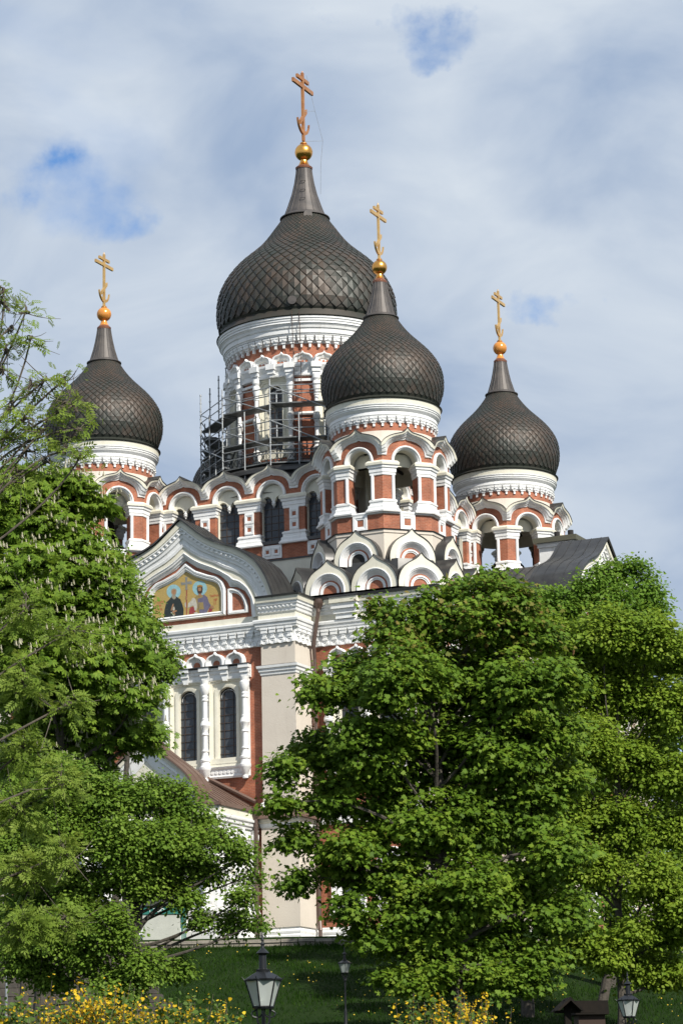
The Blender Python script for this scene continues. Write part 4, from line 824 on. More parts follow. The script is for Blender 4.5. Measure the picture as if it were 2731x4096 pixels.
for s in (-1, 1):
    E0 = Vector((s*4.35, -20.35, 18.22)); E1 = Vector((s*4.35, -15.6, 18.26)); T1 = Vector((s*1.2, -15.6, 20.1)); T0 = Vector((s*1.2, -19.4, 20.1)); C1 = Vector((0, -15.6, 20.7)); C0_ = Vector((0, -19.4, 20.7))
    B0 = Vector((s*2.9, -20.35, 18.22))
    ids = [len(b.v)+k for k in range(7)]; b.v += [E0, E1, T1, T0, C1, C0_, B0]
    b.face((ids[0], ids[1], ids[2], ids[3])); b.face((ids[3], ids[2], ids[4], ids[5])); b.face((ids[0], ids[3], ids[6]))
    for k in range(8): t = k/7.6; b.tube(E0.lerp(E1, t)+Vector((0, 0, .02)), T0.lerp(T1, t)+Vector((0, 0, .02)), .022, n=4)
    b.box(F, min(s*4.35, s*4.42), max(s*4.35, s*4.42), 18.1, 18.3, 15.6, 20.4)
b.box(F, -4.42, 4.42, 18.1, 18.24, 20.2, 20.42)
b.tube((4.1, -15.72, 18.75), (1.2, -15.72, 20.25), .12, n=6); b.tube((-4.1, -15.72, 18.75), (-1.2, -15.72, 20.25), .12, n=6)
b.build('porch_roof', M_BROWN, po)
# ---------------------------------------------------------------- east end mass (behind, keeps the plan closed)
b = MB(); b.lathe(0, 15.5, [(5.2, 10.6), (5.2, 26.5), (5.5, 27.0), (5.5, 27.4), (3.5, 29.5), (.01, 31)], 32, [2, 0, 0, 3, 3]); b.build('apse', WC, CA)
# ================================================================ BELLS (hang in the towers)
def bell(x, y, z, s, label):
    F = CA.matrix_world; bb = MB()
    prof = [(.02, 1.0), (.2, .98), (.36, .9), (.42, .75), (.46, .5), (.55, .28), (.72, .1), (.82, 0), (.76, 0), (.6, .1), (.5, .3), (.40, .6), (.02, .85)]
    bb.lathe(0, 0, [(r*s, k*s*1.15) for r, k in prof], 32, 0)
    for a in (0, 90): bb.tube((-.12*s, 0, 1.12*s), (.12*s, 0, 1.3*s), .05*s, n=6)
    w = Vector((-1.88736, 160, 0))+Vector((x*math.cos(R(-25.2))-y*math.sin(R(-25.2)), x*math.sin(R(-25.2))+y*math.cos(R(-25.2)), z))
    root = empty('bell', w, R(-25.2)); tag(root, label, 'bell', 'bells hanging in the bell towers')
    bb.build('bell_body', M_BELL, root)
    c = MB(); c.tube((0, 0, .8*s), (0, 0, .05), .03*s, n=6); c.tube((0, 0, .1*s), (0, 0, -.12*s), .09*s, n=10); c.build('clapper', M_BELL, root)
    c = MB(); zb = 38.0-z; c.tube((-2.5, 0, zb), (2.5, 0, zb), .1, n=8); c.tube((0, -2.5, zb+.1), (0, 2.5, zb+.1), .1, n=8); c.tube((0, 0, 1.1*s), (0, 0, zb), .07, n=8); c.build('hanging_beam', M_BELL, root)
bell(9.05, 9.05, 35.6, 1.25, 'large dark bell in the belfry of the right hand tower')
bell(-9.05, -9.05, 35.3, 1.5, 'dark bell in the belfry arch beside the flowering chestnut')
bell(9.05, -9.05, 36.6, .55, 'small dark bell high in the nearest belfry')
# ================================================================ SCAFFOLDING
SC = empty('scaffolding', (-1.88736, 160, 0), R(-25.2)); tag(SC, 'steel tube scaffolding with decks wrapped round the foot of the main drum', 'scaffolding')
DA = 25.8
outer = [-112, -84, -51, -20, 10, 40]; RO, RI = 6.55, 5.45
tops = {-112: 46.9, -84: 45.6, -51: 44.9, -20: 44.9, 10: 44.2, 40: 44.2}
def sp_(az, r, z): return fr(0, 0, DA+az, r)[0]+Vector((0, 0, z))
for az in outer:
    for r in (RO, RI):
        zt = tops[az]+(0 if r == RO else (-.6 if az > -80 else 1.2)); b = MB(); b.tube(sp_(az, r, 38.4), sp_(az, r, zt), .042, n=6)
        z = 39.0
        while z < zt: b.tube(sp_(az, r, z), sp_(az, r, z+.05), .07, n=6); z += .5
        b.build('pole', M_STEEL, SC)
for az, zt in ((-98, 44.2), (-68, 43.8), (-60, 41.2), (-36, 43.2), (-5, 42.8)):
    for r in (RO, RI):
        b = MB(); b.tube(sp_(az, r-.15, 38.6), sp_(az, r-.15, zt), .04, n=6); b.build('pole', M_STEEL, SC)
for a0, a1, z0, z1 in ((-112, -84, 39.4, 42.9), (-98, -68, 39.2, 41.4), (-84, -51, 39.0, 41.3)):   # stair flights
    st = MB()
    for o_ in (RI+.15, RI+.75):
        p0, p1 = sp_(a0, o_, z0), sp_(a1, o_, z1); st.tube(p0, p1, .05, n=6)
    for j in range(12): t = j/11; st.tube(sp_(a0, RI+.15, z0).lerp(sp_(a1, RI+.15, z1), t), sp_(a0, RI+.75, z0).lerp(sp_(a1, RI+.75, z1), t), .05, n=4)
    st.build('stair_flight', M_PLANK, SC)
decks = {-112: [(39.7, 41.5, 43.2)], }
lv = [[39.4, 40.9, 42.1, 42.9], [39.0, 40.2, 41.5, 43.3], [39.95, 41.35, 43.4], [39.9, 41.4, 43.5], [39.9, 41.4, 43.5]]
for i, (a0, a1) in enumerate(zip(outer, outer[1:])):
    for z in lv[i]:
        A, B, C, D = sp_(a0, RO-.05, z), sp_(a1, RO-.05, z), sp_(a1, RI, z), sp_(a0, RI, z)
        for k in range(3):
            p = MB(); t0, t1 = k/3+.01, (k+1)/3-.01
            q = [A.lerp(D, t0), B.lerp(C, t0), B.lerp(C, t1), A.lerp(D, t1)]
            ids = [len(p.v)+j for j in range(8)]; p.v += q+[v-Vector((0, 0, .07)) for v in q]
            for f_ in ((0, 1, 2, 3), (7, 6, 5, 4), (0, 4, 5, 1), (1, 5, 6, 2), (2, 6, 7, 3), (3, 7, 4, 0)): p.face([ids[j] for j in f_])
            p.build('deck_board', M_PLANK, SC)
        for a_ in (a0, a1): b = MB(); b.tube(sp_(a_, RO, z-.09), sp_(a_, RI, z-.09), .035, n=6); b.build('ledger', M_STEEL, SC)
        for dz in (.5, 1.0):
            b = MB(); b.tube(sp_(a0, RO, z+dz), sp_(a1, RO, z+dz), .034, n=6)
            m_ = sp_(a0, RO, z+dz).lerp(sp_(a1, RO, z+dz), .48); v_ = (sp_(a1, RO, z)-sp_(a0, RO, z)).normalized()*.12; b.tube(m_, m_+v_, .032, n=6, m=1)
            b.build('guard_rail', [M_STEEL, M_RED], SC)
    for z in (lv[i][0]+1.0, lv[i][-1]+1.0): b = MB(); b.tube(sp_(a0, RI, z), sp_(a1, RI, z), .03, n=6); b.build('guard_rail', [M_STEEL, M_RED], SC)
    zt = lv[i][-1]+1.1
    for z0 in (zt-1.6, zt-3.7):
        b = MB(); p0, p1 = sp_(a0, RO+.04, z0+1.5), sp_(a1, RO+.04, z0); b.tube(p0, p1, .038, n=6); m_ = p0.lerp(p1, .45); b.tube(m_, p0.lerp(p1, .5), .034, n=6, m=1); b.build('brace', [M_STEEL, M_RED], SC)
# ================================================================ TERRAIN
def ground_z(x, y):
    z = float(np.interp(y, [-60, 20, 45, 67, 95, 110, 134, 137.6, 138.2, 215, 260, 600, 2500], [-1.7, -1.7, -1.1, 0, 2.2, 4.4, 9.9, 10.75, 11.15, 11.15, 8, -2, -2]))
    if x > 12 and y > 100: z -= min(3.0, (x-12)*.12)*min(1, (y-100)/20)
    return z+.12*math.sin(x*.7+y*.3)*math.cos(y*.45-x*.2)*(1 if 20 < y < 136 else .1)
xs = np.r_[-1500, -600, -250, -120, -70, np.arange(-50, 50.1, 1.25), 70, 120, 250, 600, 1500]; ys = np.r_[-60, -20, 0, 20, np.arange(30, 136, 1.5), 136.5, 137.2, 137.6, 138.2, 139.5, np.arange(142, 216, 6), 240, 300, 450, 800, 1500, 2500]
b = MB(); rows = [[b.pt(PLAN, x, y, ground_z(x, y)) for x in xs] for y in ys]; b.grid(rows, 0, True)
mg = mat("grassy_soil", (0.010, 0.022, 0.005), 0.95, spec=.05, var=(0.017, 0.032, 0.008), scale=0.6, bump=.6, bscale=6)  # base kept extra dark, standing in for tree shade on the slope
tag(b.build('ground', mg, fixn=False), kind='structure')
rs = np.random.RandomState(5)
def gz_arr(X, Y): return np.array([ground_z(a, c) for a, c in zip(X, Y)])
def mesh_np(name, V, tris_n, mats, parent=None, mi=None, smooth=False):
    """V: (n, k, 3) array, faces all with k corners"""
    n, k, _ = V.shape; me = bpy.data.meshes.new(name); me.vertices.add(n*k); me.vertices.foreach_set('co', V.reshape(-1).astype(np.float32))
    me.loops.add(n*k); me.loops.foreach_set('vertex_index', np.arange(n*k, dtype=np.int32)); me.polygons.add(n)
    me.polygons.foreach_set('loop_start', np.arange(0, n*k, k, dtype=np.int32)); me.polygons.foreach_set('loop_total', np.full(n, k, dtype=np.int32))
    for m_ in (mats if isinstance(mats, (list, tuple)) else [mats]): me.materials.append(m_)
    if mi is not None: me.polygons.foreach_set('material_index', mi.astype(np.int32))
    me.update(); me.validate()
    o = bpy.data.objects.new(name, me); scene.collection.objects.link(o)
    if parent: o.parent = parent
    return o
# grass blades and dandelions on the slope
ng = 90000; X = rs.uniform(-14, 24, ng); Y = 136.9-(136.9-86)*rs.uniform(0, 1, ng)**1.5; Z = gz_arr(X, Y)
h = rs.uniform(.08, .22, ng)*(1+.5*np.sin(X*1.1)*np.cos(Y*.8)); a = rs.uniform(0, 6.28, ng); w = rs.uniform(.012, .03, ng); ln = rs.uniform(-.12, .12, (ng, 2))
V = np.stack([np.c_[X-w*np.cos(a), Y-w*np.sin(a), Z-.02], np.c_[X+w*np.cos(a), Y+w*np.sin(a), Z-.02], np.c_[X+ln[:, 0], Y+ln[:, 1], Z+h]], 1)
tag(mesh_np('grass', V, 3, leaf_mat('grass_blades', (.012, .034, .005), (.020, .050, .007), (.036, .075, .011), .25, .9, .02)), kind='stuff')  # blade tones lowered too, with the slope's tree shade in the colour
nd = 1500; X = rs.uniform(-8, 20, nd); Y = rs.uniform(88, 136.5, nd); kp = (np.sin(X*.9+1)*np.sin(Y*.33) > .15) ; X = X[kp]; Y = Y[kp]; nd = len(X); Z = gz_arr(X, Y)+rs.uniform(.12, .32, nd)
an = np.linspace(0, 2*math.pi, 7)[:-1]; r = rs.uniform(.018, .034, nd)
V = np.stack([np.c_[X+r*math.cos(t), Y-.5*r+r*math.sin(t)*.6, Z+r*math.sin(t)*.8] for t in an], 1)
tag(mesh_np('dandelions', V, 6, mat('dandelion_yellow', (.45, .32, .02), .8)), kind='stuff')
# ---------------------------------------------------------------- stone walls
def stone_mat(name, c1, c2, mort, sc):
    m = mat(name, c1, .9, var=c2, scale=2.2, bump=.8, bscale=7); t = m.node_tree
    uv = t.nodes.new('ShaderNodeUVMap'); v = t.nodes.new('ShaderNodeTexBrick'); v.inputs['Scale'].default_value = sc; v.inputs['Mortar Size'].default_value = .03; v.inputs['Brick Width'].default_value = .9; v.inputs['Row Height'].default_value = .33; v.inputs['Bias'].default_value = -.2
    v.inputs['Color1'].default_value = (*c1, 1); v.inputs['Color2'].default_value = (*c2, 1); v.inputs['Mortar'].default_value = (*mort, 1)
    t.links.new(uv.outputs[0], v.inputs['Vector'])
    mx_ = t.nodes.new('ShaderNodeMixRGB'); mx_.blend_type = 'MULTIPLY'; mx_.inputs[0].default_value = .8; b_ = t.nodes['Principled BSDF']; src = b_.inputs['Base Color'].links[0].from_socket
    sc_ = t.nodes.new('ShaderNodeMixRGB'); sc_.blend_type = 'ADD'; sc_.inputs[0].default_value = 1; sc_.inputs[2].default_value = (.5, .5, .5, 1); t.links.new(v.outputs[0], sc_.inputs[1])
    t.links.new(src, mx_.inputs[1]); t.links.new(sc_.outputs[0], mx_.inputs[2]); t.links.new(mx_.outputs[0], b_.inputs['Base Color'])
    return m
SM = stone_mat('limestone_blocks', (.36, .33, .28), (.26, .235, .2), (.12, .11, .1), 1.0)
b = MB(); Pp = [(-13.2, 137.5), (-6, 137.3), (0, 137.0), (6, 136.6), (13, 135.8), (26, 134)]
tops = [11.0, 10.98, 10.95, 10.75, 10.4, 9.4]
for (p, q, t0, t1) in zip(Pp, Pp[1:], tops, tops[1:]):
    L_ = math.hypot(q[0]-p[0], q[1]-p[1]); k = int(L_/.8)
    for j in range(k):
        f0, f1 = j/k, (j+1)/k-.008; x0, y0 = p[0]+(q[0]-p[0])*f0, p[1]+(q[1]-p[1])*f0; x1, y1 = p[0]+(q[0]-p[0])*f1, p[1]+(q[1]-p[1])*f1; t = t0+(t1-t0)*f0
        d = Vector((x1-x0, y1-y0, 0)).normalized(); F = (Vector((x0, y0, 0)), d, Vector((0, 0, 1)), Vector((d.y, -d.x, 0))); l = math.hypot(x1-x0, y1-y0); rr = random.uniform(-.02, .02)
        b.box(F, 0, l, t-.16+rr, t+rr, -.25, .24+rr); b.box(F, 0.01, l-.01, t-1.5, t-.16+rr, -.2, .17+rr*.5)
tag(b.build('stone_wall', SM), 'low pale stone retaining wall along the top of the grass slope', 'wall')
b = MB()
for row in range(24):
    z0 = 3.2+row*.36
    if z0 > 11.0: break
    x = -26.0
    while x < -7.2-.12*row:
        l = random.uniform(.5, 1.2); o_ = random.uniform(-.06, .06); F = (Vector((x, 116.5, 0)), Vector((1, 0, 0)), Vector((0, 0, 1)), Vector((0, -1, 0)))
        b.box(F, 0.015, l, z0, z0+.34, -1.2, .1+o_-.02*row); x += l
tag(b.build('rampart_wall', stone_mat('dark_rubble', (.13, .115, .095), (.08, .07, .06), (.03, .03, .028), 1.0)), 'dark rough rubble rampart wall behind the lower left shrubs', 'wall')
# ---------------------------------------------------------------- street lanterns
M_IRON = mat('black_lamp_iron', (.018, .019, .021), .38, .4)
M_LGL = bpy.data.materials.new('frosted_lamp_glass'); M_LGL.use_nodes = True; _b = M_LGL.node_tree.nodes['Principled BSDF']; _b.inputs['Base Color'].default_value = (.62, .66, .62, 1); _b.inputs['Roughness'].default_value = .35; _b.inputs['Transmission Weight'].default_value = .45; _b.inputs['IOR'].default_value = 1.15
M_BULB = mat('white_bulb_glass', (.8, .8, .76), .3)
def lantern(px, py_rim, Y, label, s=1.0, rot=12):
    c = at(px, py_rim, Y); g = ground_z(c.x, c.y)
    root = empty('street_lamp', (c.x, c.y, g), R(rot)); tag(root, label, 'street lamp', 'black lantern street lamps'); Z = c.z-g
    n = 6; H = [Vector((math.sin(R(60*k+30)), -math.cos(R(60*k+30)), 0)) for k in range(n)]
    b = MB()
    b.lathe(0, 0, [(.11*s, 0), (.11*s, .25), (.07*s, .35), (.065*s, 1.0), (.05*s, 1.1), (.036*s, 1.2), (.034*s, Z-.75*s), (.055*s, Z-.72*s), (.055*s, Z-.68*s), (.03*s, Z-.64*s), (.03*s, Z-.56*s)], 14)
    b.build('post', M_IRON, root)
    f = MB()
    for sgn in (-1, 1):   # bracket with scrolls carrying the lantern
        f.tube((sgn*.10*s, 0, Z-.42*s), (sgn*.085*s, 0, Z-.62*s), .014*s, n=6); f.tube((sgn*.085*s, 0, Z-.62*s), (0, 0, Z-.72*s), .014*s, n=6)
        sc = [(sgn*(.10+.075*math.sin(R(q)))*s, 0, Z-.50*s+.05*s*math.cos(R(q))) for q in range(0, 300, 30)]
        for p, q in zip(sc, sc[1:]): f.tube(p, q, .012*s, n=5)
        f.tube((0, sgn*.10*s, Z-.42*s), (0, sgn*.03*s, Z-.70*s), .014*s, n=6)
    f.build('bracket', M_IRON, root)
    zt, zb, rt_, rb = Z-.02*s, Z-.40*s, .262*s, .145*s
    b = MB()
    for k in range(n):
        a, c2 = H[k], H[(k+1) % n]
        b.tube(a*rt_+Vector((0, 0, zt)), a*rb+Vector((0, 0, zb)), .012*s, n=6)
        b.tube(a*rt_+Vector((0, 0, zt)), c2*rt_+Vector((0, 0, zt)), .014*s, n=6); b.tube(a*rb+Vector((0, 0, zb)), c2*rb+Vector((0, 0, zb)), .014*s, n=6)
        b.tube(a*(rt_+.01)+Vector((0, 0, zt)), a*(rt_+.05*s)+Vector((0, 0, zt+.05*s)), .010*s, .004, n=5)
    b.lathe(0, 0, [(.02, zb-.03*s), (rb+.01, zb-.03*s), (rb+.02, zb)], 6, off=R(30), sm=False)
    b.build('lantern_frame', M_IRON, root)
    for k in range(n):
        g_ = MB(); a, c2 = H[k], H[(k+1) % n]; q = [a*rt_*.99+Vector((0, 0, zt)), c2*rt_*.99+Vector((0, 0, zt)), c2*rb*.99+Vector((0, 0, zb)), a*rb*.99+Vector((0, 0, zb))]
        g_.v += q; g_.face((0, 1, 2, 3)); g_.build('glass_pane', M_LGL, root)
    g_ = MB(); g_.lathe(0, 0, [(.02, zb+.02), (.045*s, zb+.04), (.05*s, zb+.2*s), (.035*s, zb+.27*s), (.01, zb+.29*s)], 14); g_.build('bulb', M_BULB, root)
    b = MB(); b.lathe(0, 0, [(rt_+.025*s, zt-.01), (rt_+.03*s, zt+.015), (.21*s, zt+.07*s), (.11*s, zt+.12*s), (.10*s, zt+.13*s)], 6, off=R(30), sm=False)
    b.lathe(0, 0, [(.10*s, zt+.115*s), (.105*s, zt+.155*s), (.08*s, zt+.16*s), (.055*s, zt+.17*s), (.052*s, zt+.36*s), (.06*s, zt+.37*s), (.098*s, zt+.39*s), (.05*s, zt+.44*s), (.028*s, zt+.46*s), (.022*s, zt+.50*s), (.035*s, zt+.515*s), (.02*s, zt+.53*s), (.014*s, zt+.56*s), (.022*s, zt+.575*s), (.004, zt+.68*s)], 18)
    b.build('lantern_roof', M_IRON, root)
    return root
lantern(1052, 3916, 40, 'large black lantern lamp in front, left of the maple tree')
lantern(1378, 3852, 112, 'small distant lantern lamp on the dark grass slope', 1.0, 40)
lantern(2511, 3999, 66, 'black lantern lamp among the branches at lower right', 1.0, -8)
# tall pole lamp far left
c = at(32, 3376, 100); g = ground_z(c.x, c.y); root = empty('pole_lamp', (c.x, c.y, g)); tag(root, 'tall slim pale grey pole lamp behind the left hand twigs', 'street lamp')
b = MB(); b.lathe(0, 0, [(.075, 0), (.05, 1.5), (.038, c.z-g-.2)], 12); b.build('post', M_STEEL, root)
b = MB(); z = c.z-g; b.lathe(0, 0, [(.04, z-.25), (.12, z-.18), (.20, z-.05), (.22, z+.08), (.26, z+.1), (.2, z+.2), (.05, z+.26), (.01, z+.27)], 18); b.build('lamp_head', mat('pale_lamp_head', (.6, .62, .64), .4), root)
# kiosk on the terrace, half hidden by the hawthorn
c = at(655, 3735, 138.6); root = empty('kiosk', (c.x, c.y, 11.1), R(4)); tag(root, 'pale kiosk with green fascia behind the hawthorn branches', 'kiosk')
FK = (Vector((0, 0, 0)), Vector((1, 0, 0)), Vector((0, 0, 1)), Vector((0, -1, 0)))
MG = mat('green_kiosk_paint', (.01, .13, .10), .5)
b = MB(); b.box(FK, -1.05, .85, 0, 1.35, -1.6, 0); b.build('wall_panel', mat('pale_panel', (.42, .43, .38), .7, var=(.35, .36, .32), scale=2), root)
b = MB(); b.box(FK, -1.1, 1.15, 1.35, 1.75, -1.7, .05); b.build('fascia', MG, root)
b = MB(); b.prism(FK, [(-1.2, 1.76), (1.25, 1.76), (1.0, 2.05), (-.95, 2.05)], -1.8, .15); b.build('kiosk_roof', mat('kiosk_roof_dark', (.03, .035, .03), .6), root)
b = MB()
for k in range(4): b.box(FK, .88+k*.07, .93+k*.07, 0, 1.35, -.06, .02)
b.build('shutter', MG, root)
tx = bpy.data.curves.new('fascia_letters', 'FONT'); tx.body = 'T TOO'; tx.size = .26; tx.extrude = .008; tx.align_x = 'CENTER'; to = bpy.data.objects.new('fascia_letters', tx); scene.collection.objects.link(to)
dg = bpy.context.evaluated_depsgraph_get(); me = bpy.data.meshes.new_from_object(to.evaluated_get(dg)); bpy.data.objects.remove(to)
lo = bpy.data.objects.new('fascia_letters', me); scene.collection.objects.link(lo); me.materials.append(M_WHITE); lo.parent = root; lo.location = (-.35, -.07, 1.46); lo.rotation_euler = (R(90), 0, 0)
# dark timber shelters lower right
M_TIM = mat('dark_timber', (.010, .009, .008), .85, spec=.1, var=(.022, .017, .013), scale=3)
c = at(2268, 4045, 62); g = ground_z(c.x, c.y); root = empty('well_frame', (c.x, c.y, g), R(8)); tag(root, 'dark open timber frame with a small gable roof at lower right', 'timber frame'); Z = c.z-g
b = MB(); b.box(FK, -.07, .07, 0, Z+.25, -.07, .07); b.build('post', M_TIM, root)
b = MB(); b.box(FK, -.30, .62, Z-.04, Z+.03, -.05, .05); b.build('cross_beam', M_TIM, root)
b = MB(); b.prism(FK, [(-.32, Z), (0.01, Z+.30), (.30, Z), (.24, Z), (.01, Z+.22), (-.25, Z)], -.35, .35); b.build('gable_boards', M_TIM, root)
c = at(2362, 4030, 63); g = ground_z(c.x, c.y); root = empty('timber_hut', (c.x, c.y, g), R(8)); tag(root, 'small dark timber hut with a black roof beside the lantern lamp', 'hut'); Z = c.z-g
b = MB(); b.box(FK, -.30, .32, 0, Z-.1, -.5, 0); b.build('wall', mat('brown_boards', (.035, .018, .011), .8), root)
b = MB(); b.prism(FK, [(-.39, Z-.16), (.39, Z-.16), (.37, Z+.15), (-.37, Z+.15)], -.7, .12); b.build('roof', M_TIM, root)
# ================================================================ TREES
def bark(name, c, v): return mat(name, c, .9, var=v, scale=5, bump=.8, bscale=16)
M_BARK = bark('dark_bark', (.045, .038, .03), (.085, .072, .058)); M_BARK2 = bark('grey_brown_bark', (.075, .06, .045), (.12, .10, .078))
def P8(x, y, Y): return at(x*1.7417, y*1.7417, Y)
# leaf outlines: list of polygons (all same corner count) in the leaf plane, x across, y along
def maple_leaf():
    pts = [(0, 0), (.32, -.05), (.5, .16), (.34, .34), (.42, .62), (.16, .58), (0, 1.0), (-.16, .58), (-.42, .62), (-.34, .34), (-.5, .16), (-.32, -.05)]
    return [pts]
def round_leaf(): return [[(0, 0), (.32, .25), (.34, .6), (0, 1.0), (-.34, .6), (-.32, .25)]]
def palm_leaf(n=7):
    out_ = []
    for k in range(n):
        a = R(-105+210*k/(n-1)); l = 1.0-.35*abs(k-(n-1)/2)/((n-1)/2); w = .15
        d = (math.sin(a), math.cos(a)); e = (d[1], -d[0])
        out_.append([(0, 0), (d[0]*l*.65+e[0]*w, d[1]*l*.65+e[1]*w), (d[0]*l, d[1]*l), (d[0]*l*.65-e[0]*w, d[1]*l*.65-e[1]*w)])
    return out_
def pinnate_leaf():
    out_ = []
    for k in range(4):
        for s in (-1, 1):
            y0 = .12+k*.22; d = (s*.78, .5); e = (-.5*s*1, .78); l = .46; w = .10
            out_.append([(0, y0), (d[0]*l*.5+e[0]*w, y0+d[1]*l*.5+e[1]*w), (d[0]*l, y0+d[1]*l), (d[0]*l*.5-e[0]*w, y0+d[1]*l*.5-e[1]*w)])
    out_.append([(0, .85), (.08, 1.05), (0, 1.3), (-.08, 1.05)])
    return out_
def leaves(rs_, cen, outw, size, tmpl, droop=.5, tilt=.5, cup=.18):
    """cen (n,3) leaf bases, outw (n,3) outward unit vectors -> (m,k,3) polygons"""
    n = len(cen); up_ = np.array([0, 0, 1.0])
    d = outw+rs_.normal(0, .55, (n, 3)); d[:, 2] = d[:, 2]*.5-droop*rs_.uniform(.2, 1.2, n); d /= np.linalg.norm(d, axis=1)[:, None]
    nn = up_*.55+outw*(tilt+.25)+np.array([.2, -.3, 0])+rs_.normal(0, .38, (n, 3)); nn -= d*(nn*d).sum(1)[:, None]; nn /= np.linalg.norm(nn, axis=1)[:, None]+1e-9
    s = np.cross(d, nn); sz = size*rs_.uniform(.45, 1.35, n)
    res = []
    for poly in tmpl:
        pts = [cen+(s*x+d*y-nn*(cup*(x*x*2+y*y*.6)))*sz[:, None] for x, y in poly]
        res.append(np.stack(pts, 1))
    return np.concatenate(np.stack(res, 1)) if len(tmpl) > 1 else res[0]
def curve_tube(b, p0, p1, r0, r1, bend, n=6, seg=5):
    p0, p1 = Vector(p0), Vector(p1); c = (p0+p1)/2+Vector(bend); prev = p0; pr = r0
    for i in range(1, seg+1):
        t = i/seg; q = p0*(1-t)**2+c*2*t*(1-t)+p1*t*t; r = r0+(r1-r0)*t; b.tube(prev, q, pr, r, n, caps=False); prev, pr = q, r
def tree(name, label, cat, base, Y, blobs, tmpl, lsize, lmat, bmat, seed, dens=1.0, sub=.55, flat=.42, per=60, trunk_r=.28, dz=1.0, group=None, twigs=1.0, droop=.5, shell=.45, candles=None, fork=.45, bare=0, depth=1.0, leadx=None, limb=.36, DM=3.6, PM=1.15, young=0, kmin=4):
    rs_ = np.random.RandomState(seed); rnd = random.Random(seed)
    bx_, by_ = base; gp = Vector((bx_, by_, ground_z(bx_, by_)-.1))
    root = empty(name, gp); tag(root, label, cat, group)
    C_ = []
    for bl in blobs:
        x, y, r = bl[:3]; yy = Y+(bl[3] if len(bl) > 3 else rnd.uniform(-1, 1)*r/6258*Y*1.2*depth); c = P8(x, y, yy); C_.append((c, r/6258*yy))
    cc = sum((c for c, _ in C_), Vector())/len(C_); low = min(c.z for c, _ in C_)
    top = Vector((gp.x*.5+cc.x*.5, gp.y*.5+cc.y*.5, gp.z+(cc.z-gp.z)*fork))
    b = MB(); curve_tube(b, gp, top, trunk_r, trunk_r*.72, (rnd.uniform(-.3, .3), 0, 0), 10, 6)
    lead = Vector((cc.x if leadx is None else leadx, cc.y, max(c.z for c, _ in C_)-1.0)); top.x = top.x if leadx is None else (gp.x+leadx)/2; curve_tube(b, top, lead, trunk_r*.7, .04, (rnd.uniform(-.4, .4), .2, 0), 8, 7)
    L_ = []; O_ = []; nsub = 0; tw = MB(); cand = []
    for c, r in C_:
        t = min(.95, max(0, (c.z-r-top.z)/max(.1, lead.z-top.z)))
        s0 = top.lerp(lead, t*.75)
        if (c-s0).length > .4: curve_tube(b, s0, c, max(.025, trunk_r*limb*(1-.6*t)), .02, Vector((rnd.uniform(-.22, .22), rnd.uniform(-.2, .2), rnd.uniform(-.15, .3)))*(c-s0).length, 6, 8)
        k = max(kmin, int(dens*5*DM*(r/sub)**2))
        for j in range(k):
            v = rs_.normal(0, 1, 3); v /= np.linalg.norm(v); rad = r*(rs_.uniform(shell, 1.0) if rs_.uniform() < .8 else rs_.uniform(.1, shell))
            p = np.array(c)+v*np.array([1, depth, .92])*rad; 
            if p[2] < gp.z+.6: continue
            nl = int(per*PM*rs_.uniform(.6, 1.3)); q = rs_.normal(0, 1, (nl, 3))*np.array([sub*.55, sub*.55, sub*.55*flat]); 
            ho = v*np.array([1, 1, .3]); q[:, 2] -= .35*np.clip((q*ho).sum(1), -1, 1)*.6
            L_.append(p+q); oo = q/(np.linalg.norm(q, axis=1)[:, None]+1e-6)*.6+v*.6; O_.append(oo/(np.linalg.norm(oo, axis=1)[:, None]+1e-6)); nsub += 1
            if rs_.uniform() < twigs: curve_tube(tw, c+(Vector(p)-c)*.05, Vector(p), .022, .007, (0, 0, rnd.uniform(.0, .25)), 4, 3)
            if candles and rs_.uniform() < candles and v[1] < .35:
                for _ in range(rs_.randint(1, 9)):
                    cand.append(p+v*.26*np.array([1,1,.2])+np.array([rs_.normal(0, sub*.5), rs_.normal(0, sub*.3)-.22, sub*.2+rs_.uniform(-.05, .16)]))
        for j in range(int(bare*6)):
            v = Vector(rs_.normal(0, 1, 3)).normalized(); e = c+v*r*rnd.uniform(.8, 1.2); curve_tube(tw, c, e, .03, .008, (rnd.uniform(-.2, .2), 0, rnd.uniform(-.3, .1)), 5, 5)
            for _ in range(3): m_ = c.lerp(e, rnd.uniform(.3, .9)); curve_tube(tw, m_, m_+Vector(rs_.normal(0, .3, 3))*1.2, .012, .004, (0, 0, -.08), 4, 3)
    cen = np.concatenate(L_); ow = np.concatenate(O_); V = leaves(rs_, cen, ow, lsize, tmpl, droop) - np.array(gp)
    def rel(m): m.v = [v-gp for v in m.v]; return m
    rel(b).build('trunk', bmat, root, fixn=False)
    if tw.v: rel(tw).build('twigs', bmat, root, fixn=False)
    if young:
        zy = P8(784, young, Y).z-gp.z; zz = V[:, 0, 2]; pr_ = np.clip((zz-zy+2)/6, 0, .15); yk = rs_.uniform(0, 1, len(V)) < pr_
        mesh_np('young_leaves', V[yk], 0, LM_MAPLE_T, root); V = V[~yk]
    cr_ = mesh_np('crown', V, 0, lmat, root)
